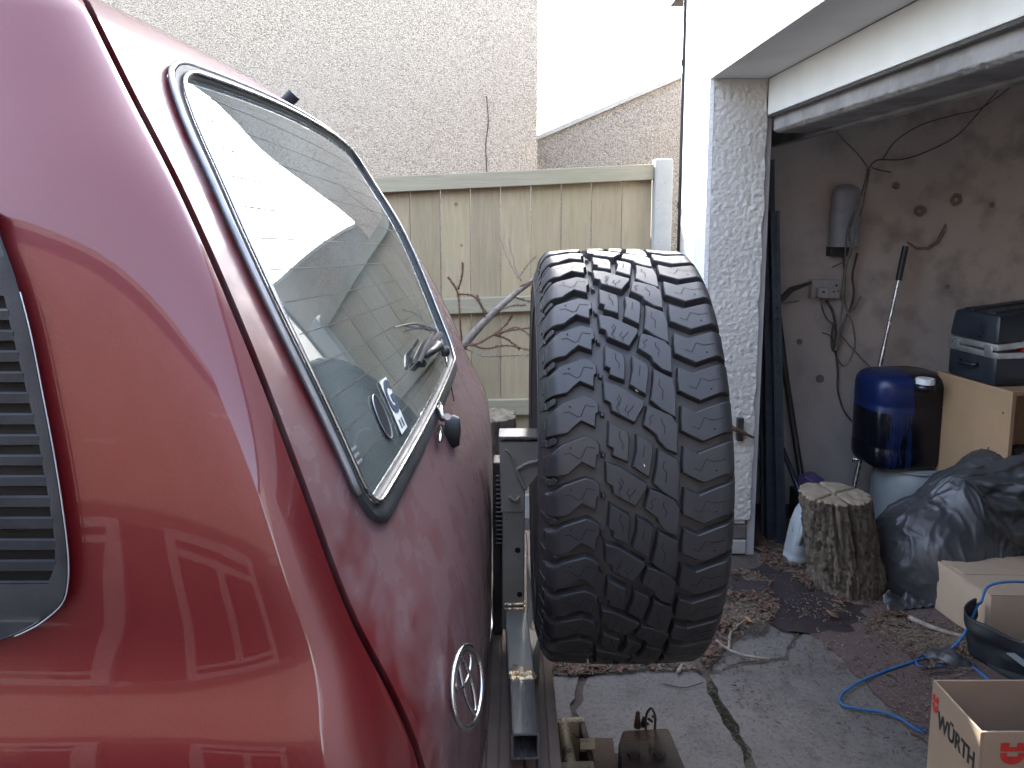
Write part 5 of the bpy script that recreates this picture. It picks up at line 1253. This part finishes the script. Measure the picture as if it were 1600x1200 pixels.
# blue rope: three strands laid round a curve
rp = [(P(1640, 916, 2.58)), P(1598, 911, 2.58)+up*.004, P(1562, 913, 2.58)+up*.006, P(1542, 920, 2.58)+up*.004]
gr = [(1528, 945), (1515, 975), (1500, 1000), (1478, 1018), (1452, 1026), (1420, 1036), (1375, 1052), (1335, 1070), (1314, 1088), (1318, 1102), (1345, 1108), (1378, 1113), (1405, 1122), (1420, 1132), (1432, 1140)]
rp += [P(1534, 932, 2.55)+Vector((0, 0, -.02))]+[G(x, y, max(.009, .16-.05*i) if i < 4 else .009) for i, (x, y) in enumerate(gr)]
rope = thing('rope', 'thin bright blue twisted rope trailing over the garage floor', 'rope', G(1400, 1080))
def twist(pts, r, rs, pitch, nm):
    pts = spline(pts, 26); L = [0]
    for i in range(1, len(pts)): L.append(L[-1]+(pts[i]-pts[i-1]).length)
    # resample evenly so the lay of the strands is regular
    n_ = int(L[-1]/.0035); out = []; j = 0
    for k in range(n_):
        s_ = L[-1]*k/(n_-1)
        while j < len(L)-2 and L[j+1] < s_: j += 1
        out.append(pts[j].lerp(pts[j+1], (s_-L[j])/max(L[j+1]-L[j], 1e-6)))
    for st_ in range(3):
        mb = MB(); q = []; t0 = (out[1]-out[0]).normalized(); a = t0.cross(Vector((0, 0, 1))).normalized()
        for k, p in enumerate(out):
            t = (out[min(k+1, n_-1)]-out[max(k-1, 0)]).normalized(); a = (a-t*a.dot(t)).normalized(); b = t.cross(a); an = 2*math.pi*(st_/3+k*.0035/pitch); q.append(p+(a*math.cos(an)+b*math.sin(an))*r)
        mb.tube(q, rs, 6); mb.build(nm, M['rope'], rope, smooth=True)
twist(rp, .0024, .0026, .022, 'strand')
twist([G(x, y, .009) for x, y in ((1500, 1000), (1472, 1022), (1440, 1024), (1431, 1032), (1440, 1042), (1470, 1040), (1500, 1036), (1525, 1046), (1545, 1062))], .0024, .0026, .022, 'strand')
for k in range(7):
    mb = MB(); q = [G(1430, 1140, .009), G(1436+k, 1140+(k-3)*1.6, .012), G(1444+(k % 3)*3, 1141+(k-3)*2.4, .006)]; mb.tube(spline(q, 4), .0012, 5); mb.build('frayed_end', M['rope'], rope)

# slotted angle uprights standing in the corner
def angle(px0, py0, px1, py1, wpx, Y, label):
    a = P(px0, py0, Y); b = P(px1, py1, Y); w_ = (P(px1+wpx, py1, Y)-b).x; th = thing('slotted_angle', label, 'metal strip', (b.x, Y, b.z), 'slotted steel angles in the corner')
    d = (a-b).normalized(); xx = Vector((1, 0, 0)); xx = (xx-d*xx.dot(d)).normalized(); yy = d.cross(xx); yy = yy if yy.y > 0 else -yy; L = (a-b).length; nS = int(L/.05)
    mb = MB(); t_ = .002; s0, s1 = w_*.36, w_*.64
    def bb(x0, x1, z0, z1, y0=0, y1=t_): mb.hexa([b+xx*x+yy*y+d*z for z in (z0, z1) for y in (y0, y1) for x in (x0, x1)])
    bb(0, s0, 0, L); bb(s1, w_, 0, L); bb(0, t_, 0, L, t_+.0005, w_*.9)
    for k in range(nS+1):
        z0 = k*.05; bb(s0+.0002, s1-.0002, z0, min(z0+.036, L)); 
    o = mb.build('strip', M['angle'], th); bb2 = MB(); bb2.hexa([b+xx*x+yy*y+d*z for z in (0, L) for y in (t_+.006, t_+.008) for x in (t_+.001, w_)]); bb2.build('flange', M['blackmetal'], th)
ZA = .03
angle(1192, 250, 1199, 848, 17, 3.55, 'leftmost blue grey slotted steel angle beside the pillar, floor to lintel')
angle(1204, 330, 1215, 852, 13, 3.50, 'second blue grey slotted steel angle from the pillar, slightly shorter')
angle(1186, 300, 1190, 842, 7, 3.60, 'thin dark slotted steel angle squeezed against the door track')
# black pipe with a bent head and thin pole
pp = thing('black_pole', 'black metal pole leaning in the corner with its head turned to the socket', 'pole', P(1258, 765, 3.85))
mb = MB(); mb.tube([P(1214, 478, 3.9), P(1228, 590, 3.88), P(1256, 770, 3.85), G(1262, 838)], .016, 12); mb.build('shaft', M['blackmetal'], pp, smooth=True)
mb = MB(); mb.prism([P(*q, 3.9) for q in ((1213, 478), (1216, 468), (1236, 449), (1268, 440), (1270, 443), (1240, 456), (1226, 470))], (0, .02, 0), .002); mb.build('head', M['blackmetal'], pp)
mb = MB(); mb.tube([P(1210, 476, 3.88), P(1225, 474, 3.88), P(1250, 470, 3.9)], [.008, .007, .003], 8); mb.build('spike', M['pole'], pp, smooth=True)
p2 = thing('grey_strut', 'short grey metal strut leaning low behind the log', 'strut', P(1250, 790, 3.7))
mb = MB(); mb.tube([P(1222, 700, 3.72), P(1256, 785, 3.66), G(1270, 850)], .013, 10); mb.build('strut', M['angle'], p2, smooth=True)
# purple cloth bit behind
V, F = blob(P(1270, 752, 3.75), [(P(1266, 754, 3.75), .055), (P(1278, 760, 3.75), .05)], 40, 30, .02, 3)
M['purple'] = mat('purple_plastic', (.11, .085, .20), (.085, .065, .16), 10, .5)
mk('purple_bag', V, F, M['purple'], None, smooth=True, origin=P(1270, 752, 3.75), label='scrap of purple plastic bag peeping out behind the chopping log', cat='bag')
mb = MB(); q = P(1268, 790, 3.75); mb.box(q.x-.09, q.x+.12, 3.70, 3.82, 0, P(1270, 766, 3.75).z, .006); mk('crate', mb.V, mb.F, M['blackmetal'], None, origin=(q.x, 3.76, 0), label='dark crate standing behind the chopping log, hidden by it', cat='crate')

# rake
rk = thing('lawn_rake', 'wire lawn rake with shiny metal pole leaning upright against the garage wall', 'rake', G(1337, 800))
ra, rb_, rc = P(1415, 385, 3.94), P(1404, 438, 3.925), P(1334, 762, 3.80)
mb = MB(); mb.tube([rb_, P(1386, 520, 3.9), P(1381, 542, 3.894)], .0095, 12); mb.tube([P(1382, 538, 3.895), P(1360, 640, 3.86), rc], .012, 12); mb.build('pole', M['pole'], rk, smooth=True, sharp=40)
mb = MB(); mb.tube([ra, rb_], .0155, 12); mb.build('grip', M['blackmetal'], rk, smooth=True, sharp=40)
hd = P(1344, 718, 3.815); mb = MB(); mb.tube([hd+Vector((-.035, 0, 0)), hd+Vector((.035, 0, 0))], .008, 8); mb.tube([hd+Vector((-.035, 0, .012)), hd+Vector((-.035, 0, -.012))], .006, 8); mb.tube([hd+Vector((.035, 0, .012)), hd+Vector((.035, 0, -.012))], .006, 8); mb.build('spreader', M['pole'], rk, smooth=True)
for k in range(12):
    f = (k-5.5)/5.5; a = hd+Vector((f*.033, 0, 0)); b = G(1332, 815)+Vector((f*.15, .05, .03)); mb = MB(); mb.tube([rc+Vector((0, 0, -.03))*0+hd.lerp(a, 1), a.lerp(b, .9), b+Vector((0, -.03, -.015))], .0018, 5); mb.build('tine', M['pole'], rk)

# wall fittings
YWf = YW-.012
lp_ = thing('bulkhead_lamp', 'unlit dusty opal wall lamp with dark base, tangled in cables', 'lamp', P(1322, 345, YWf))
lc_ = P(1322, 330, YWf-.05); lr = (P(1345, 330, YWf).x-P(1299, 330, YWf).x)/2; lz0 = P(1322, 385, YWf).z; lz1 = P(1322, 287, YWf-.03).z; zm = P(1322, 332, YWf-.05).z
def capsule(z0, z1, r, dome, nm, mt, par, dy=0, flat=.62, n_=28):
    pr2 = [(r, z0), (r, z0+.004)]
    if dome:
        for k in range(9): a = k/8*math.pi/2; pr2.append((r*math.cos(a) if k < 8 else 0.0, z1-dome+dome*math.sin(a)))
    else: pr2 += [(r, z1), (0, z1)]
    mb = MB(); mb.lathe(pr2, n_, (0, 0, 0), Matrix.Diagonal((1, flat, 1, 1))); mb.V = [v+Vector((lc_.x, YWf-.045+dy, 0)) for v in mb.V]; return mb.build(nm, M[mt], par, smooth=True, sharp=40)
capsule(zm, lz1, lr*.96, .055, 'diffuser', 'lampw', lp_); capsule(lz0, zm-.002, lr, 0, 'housing', 'lampw', lp_)
mb = MB(); mb.box(lc_.x-lr*.9, lc_.x+lr*.5, YWf-.05, YWf+.01, P(1310, 400, YWf).z, lz0-.001, .004); mb.build('base', M['blackmetal'], lp_)
sk = thing('socket', 'white double wall socket with a plugged-in cream adaptor', 'socket', P(1289, 452, YWf))
a, b = P(1267, 466, YWf-.03), P(1313, 437, YWf-.03); mb = MB(); mb.box(a.x, b.x, YWf-.035, YWf+.01, a.z, b.z, .003); mb.build('plate', M['socket'], sk)
q = P(1283, 457, YWf-.045); mb = MB(); mb.box(q.x-.026, q.x+.026, YWf-.075, YWf-.036, q.z-.026, q.z+.026, .006); ad = mb.build('adaptor', M['lampw'] if False else M['socket'], sk, smooth=True, sharp=30)
mb = MB(); mb.box(q.x-.007, q.x+.007, YWf-.0765, YWf-.0745, q.z+.002, q.z+.010, .0005); mk('indicator', mb.V, mb.F, M['dark'], ad)
for (px, py, w2, h2) in ((1307, 446, .004, .006), (1303, 456, .005, .003), (1310, 455, .005, .003)):
    q = P(px, py, YWf-.036); mb = MB(); mb.box(q.x-w2, q.x+w2, YWf-.0362, YWf-.0355, q.z-h2, q.z+h2); mb.build('pin_hole', M['dark'], sk)
q = P(1297, 443, YWf-.036); mb = MB(); mb.box(q.x-.008, q.x+.008, YWf-.039, YWf-.0355, q.z-.008, q.z+.008, .001); mb.build('rocker', M['socket'], sk)
cb = thing('cable_bunch', 'bunch of old white and grey cables looping down the garage wall', 'cables', P(1320, 400, YWf))
def cable(pts, r=.0042, mt='cable', par=cb, dy=.03, nm='cable'):
    q = [P(x, y, YWf-dy-.012*noise.noise(Vector((x*.05, y*.02, len(pts))))) for x, y in pts]; mb = MB(); mb.tube(spline(q, 7), r, 7); mb.build(nm, M[mt], par, smooth=True)
cable([(1356, 263), (1350, 290), (1338, 325), (1326, 352), (1322, 372), (1321, 400)], .004, dy=.11); cable([(1359, 264), (1352, 300), (1343, 340), (1330, 385), (1320, 430), (1316, 480), (1310, 520), (1306, 548)], .005, dy=.12)
cable([(1357, 265), (1347, 300), (1335, 335), (1327, 365), (1330, 392), (1320, 420), (1318, 445), (1322, 480), (1333, 510), (1336, 540), (1328, 562), (1318, 572), (1308, 560)], .0048, dy=.10)
cable([(1340, 395), (1332, 430), (1334, 455), (1330, 478), (1318, 505), (1310, 530), (1303, 548), (1300, 540), (1300, 520), (1304, 500), (1300, 482), (1290, 470)], .0055, 'cabledark')
cable([(1345, 463), (1336, 478), (1322, 495), (1315, 520), (1308, 548)], .006, 'cable'); cable([(1283, 467), (1286, 485), (1294, 500), (1306, 507)], .0042); cable([(1292, 470), (1302, 490), (1306, 520), (1304, 545)], .007, 'cabledark')
cable([(1306, 548), (1309, 580), (1309, 610), (1318, 640), (1331, 658)], .0048, 'cabledark', dy=.015); cable([(1315, 525), (1335, 548), (1362, 575), (1385, 590)], .0035, 'cable', dy=.015); cable([(1285, 520), (1296, 524), (1304, 536)], .003, 'cabledark', dy=.015)
cable([(1321, 408), (1312, 412), (1300, 418)], .003, 'cabledark'); cable([(1321, 380), (1318, 400), (1320, 440), (1316, 470)], .006, 'cabledark')
wr_ = thing('ceiling_wires', 'thin loose wires sagging from the garage ceiling to the cable bunch', 'wires', P(1356, 262, YWf))
cable([(1356, 262), (1340, 240), (1318, 218), (1298, 196)], .0035, 'cable', wr_, .05, 'wire'); cable([(1358, 262), (1372, 250), (1410, 249), (1450, 236), (1495, 212), (1530, 175), (1570, 130), (1610, 95)], .0035, 'cabledark', wr_, .05, 'wire')
cable([(1380, 248), (1400, 220), (1440, 195), (1490, 180), (1540, 165), (1610, 110)], .003, 'cabledark', wr_, .06, 'wire'); cable([(1362, 262), (1376, 266), (1392, 269)], .003, 'cabledark', wr_, .05, 'wire')
# bolt and rusty bracket on the pillar edge
bl = thing('door_latch', 'black latch with rusty tail screwed to the white pillar', 'latch', P(1156, 668, YJ-.02))
q = P(1156, 665, YJ-.02); mb = MB(); mb.box(q.x-.014, q.x+.014, YJ-.035, YJ-.008, P(1156, 686, YJ).z, P(1156, 651, YJ).z, .003); mb.build('bolt_body', M['blackmetal'], bl)
mb = MB(); mb.tube(spline([P(1140, 668, YJ-.04), P(1152, 672, YJ-.045), P(1165, 678, YJ-.04), P(1178, 684, YJ-.03)], 4), [.012]*5+[.009]*4+[.006]*4, 7); mb.build('rusty_tail', M['leaf'], bl, smooth=True)

# ---------------------------------------------------------------- litter
def in_poly(x, y, poly):
    c = False; j = len(poly)-1
    for i in range(len(poly)):
        if (poly[i][1] > y) != (poly[j][1] > y) and x < (poly[j][0]-poly[i][0])*(y-poly[i][1])/(poly[j][1]-poly[i][1])+poly[i][0]: c = not c
        j = i
    return c
def scatter(nm, mt, zones, fn, sd):
    r_ = random.Random(sd); mb = MB()
    for poly, cnt, z0 in zones:
        g = [G(x, y) for x, y in poly]; pl = [(v.x, v.y) for v in g]; xs = [v.x for v in g]; ys = [v.y for v in g]; k = 0; tries = 0
        while k < cnt and tries < cnt*30:
            tries += 1; x = r_.uniform(min(xs), max(xs)); y = r_.uniform(min(ys), max(ys))
            if not in_poly(x, y, pl): continue
            if noise.noise(Vector((x*5, y*5, sd))) < r_.uniform(-.25, .35): continue
            k += 1; fn(mb, r_, Vector((x, y, z0)))
    return mb
def chipf(mb, r_, p):
    l_ = .002+.008*r_.random()**3; w_ = r_.uniform(.001, .003); a = r_.uniform(0, math.pi); c, s_ = math.cos(a), math.sin(a); h = r_.uniform(.0008, .002); tl = r_.uniform(-.3, .3)
    v = [Vector((x*c-y*s_, x*s_+y*c, x*tl+.003)) for x, y in ((-l_, -w_), (l_, -w_*.7), (l_*.8, w_), (-l_, w_*.8))]; mb.add([p+q for q in v]+[p+q+Vector((0, 0, h)) for q in v], [(0, 1, 2, 3), (7, 6, 5, 4), (0, 4, 5, 1), (1, 5, 6, 2), (2, 6, 7, 3), (3, 7, 4, 0)])
def leaff(mb, r_, p, s0=.012, s1=.030):
    L_ = r_.uniform(s0, s1); w_ = L_*r_.uniform(.3, .55); a = r_.uniform(0, 2*math.pi); c, s_ = math.cos(a), math.sin(a); cu = r_.uniform(.1, .6); ti = r_.uniform(-.35, .35); V = []
    n_ = 5
    for i in range(n_+1):
        t = i/n_; ww = w_*math.sin(math.pi*min(max(t, .06), .94))**.8
        for sd in (-1, 0, 1):
            x = (t-.5)*2*L_; y = sd*ww; z = .006+abs(sd)*ww*cu+x*ti*.5+.004*r_.random()+abs(ti)*L_*.5; V.append(p+Vector((x*c-y*s_, x*s_+y*c, z)))
    F = []
    for i in range(n_):
        for j in range(2): F.append((3*i+j, 3*i+j+1, 3*i+j+4, 3*i+j+3))
    mb.add(V, F)
pile = [(1122, 905), (1160, 890), (1200, 905), (1215, 960), (1195, 990), (1140, 1000), (1125, 1030), (1105, 1045), (1095, 1030), (1110, 980)]
under = [(845, 1000), (870, 985), (900, 1040), (1000, 1035), (1085, 1040), (1100, 1050), (1000, 1050), (905, 1058), (850, 1058)]
corner = [(1185, 850), (1230, 845), (1250, 885), (1290, 915), (1262, 925), (1225, 900), (1190, 880)]
drift = [(1310, 935), (1380, 935), (1420, 965), (1520, 985), (1525, 1050), (1450, 1060), (1400, 1010), (1360, 985), (1300, 950)]
right_ = [(1540, 965), (1420, 1020), (1440, 1070), (1460, 1080), (1520, 1050)]
spread = [(1150, 900), (1290, 900), (1400, 960), (1500, 1060), (1460, 1180), (1300, 1190), (1150, 1100), (1110, 1050)]
behind = [(830, 760), (860, 760), (866, 1000), (845, 1000), (832, 900)]
yard = [(600, 1000), (1110, 1045), (1110, 1100), (1160, 1200), (860, 1200), (850, 1060)]
z_ = .006
mb = scatter('wood_chips', 'chip', [(pile, 1300, z_), (under, 900, z_), (corner, 500, z_), (drift, 1700, z_), (right_, 700, z_), (spread, 900, z_), (behind, 700, z_), (yard, 60, z_)], chipf, 1)
mb.build('wood_chips', M['chip'], label='scattered pale wood chips and sawdust across the floor', cat='wood chips', kind='stuff')
mb = scatter('leaf_litter', 'leaf', [(pile, 190, z_), (under, 90, z_), (corner, 130, z_+.01), (drift, 45, z_), (right_, 25, z_), (spread, 16, z_), (behind, 90, z_)], lambda m_, r_, p: leaff(m_, r_, p, .008, .022), 2)
mb.build('leaf_litter', M['leaf'], label='brown dead leaf litter gathered along the concrete edges', cat='leaf litter', kind='stuff')
mb = scatter('crumbs', 'dirt', [(pile, 1600, z_), (under, 1000, z_), (corner, 700, z_), (drift, 900, z_), (behind, 500, z_), (spread, 500, z_)], lambda m_, r_, p: chipf(m_, r_, p), 4)
mb.build('dirt_crumbs', M['dirt'], label='dark soil crumbs and grit among the leaves on the floor', cat='dirt', kind='stuff')
# bigger leaves, one object each
r_ = random.Random(5)
for (px, py, s0, mt, lb) in ((1186, 862, .035, 'leaf', 'curled brown leaf at the foot of the slotted angles'), (1206, 868, .03, 'leaf', 'reddish dead leaf on the pile beside the jug'), (1222, 862, .028, 'leaf', 'dark leaf touching the plastic jug'), (1168, 972, .028, 'orangeleaf', 'bright orange wood bark piece beside the tyre'),
        (1284, 908, .028, 'orangeleaf', 'single orange leaf in front of the log foot'), (1300, 962, .035, 'leaf', 'purple brown leaf in the middle of the oil stain'), (1136, 952, .025, 'leaf', 'grey brown leaf showing at the tyre edge'), (1130, 990, .028, 'leaf', 'russet leaf low beside the tyre'), (1240, 883, .03, 'leaf', 'dark curled leaf left of the log'), (1350, 945, .04, 'leaf', 'flat brown leaf between log and black sack'), (1400, 962, .03, 'leaf', 'brown leaf tucked under the sack hem')):
    q = MB(); c = G(px, py, .012); leaff(q, r_, c, s0*.85, s0*.95); o = q.build('dead_leaf', M[mt], None, smooth=True, origin=c, label=lb, cat='leaf', group='larger dead leaves on the floor'); mo = o.modifiers.new('thick', 'SOLIDIFY'); mo.thickness = .0012
for pts, r0, lb in (([(1118, 1000), (1130, 1010), (1150, 1020), (1175, 1026), (1202, 1030)], .0065, 'longest bare twig lying right of the tyre foot'), ([(1138, 1015), (1142, 990), (1150, 980), (1166, 968)], .006, 'short crooked twig pointing up from the long twig'), ([(900, 1050), (912, 1045), (920, 1042)], .006, 'stubby pale twig at the slab edge below the tyre'), ([(1060, 1050), (1064, 1042), (1068, 1038)], .007, 'stubby wood offcut on the middle slab'), ([(1228, 880), (1238, 892), (1247, 902)], .002, 'thin dry stalk beside the jug'), ([(1035, 1068), (1070, 1074), (1100, 1066)], .0022, 'thin curved stalk across the middle slab'), ([(1420, 965), (1470, 985), (1520, 998)], .011, 'fallen pale stick under the black sack')):
    q = spline([G(x, y, r0+.005) for x, y in pts], 5); mb = MB(); mb.tube([p+Vector((noise.noise(p*40)*.004, noise.noise(p*45)*.004, 0)) for p in q], [r0*(1-.4*i/len(q)) for i in range(len(q))], 7); mb.build('twig', M['twig'] if r0 > .003 else M['rust'], None, smooth=True, origin=G(*pts[0]), label=lb, cat='twig')
# moss in the slab joint
mb = scatter('moss', 'moss', [([(1100, 1060), (1116, 1058), (1150, 1120), (1172, 1180), (1160, 1185), (1128, 1120)], 500, -.018), ([(840, 870), (850, 880), (862, 930), (850, 940)], 200, .01)], lambda m_, r_, p: leaff(m_, r_, p, .004, .010), 9)
mb.build('moss', M['moss'], label='dark green moss growing in the joint between the slabs', cat='moss', kind='stuff')
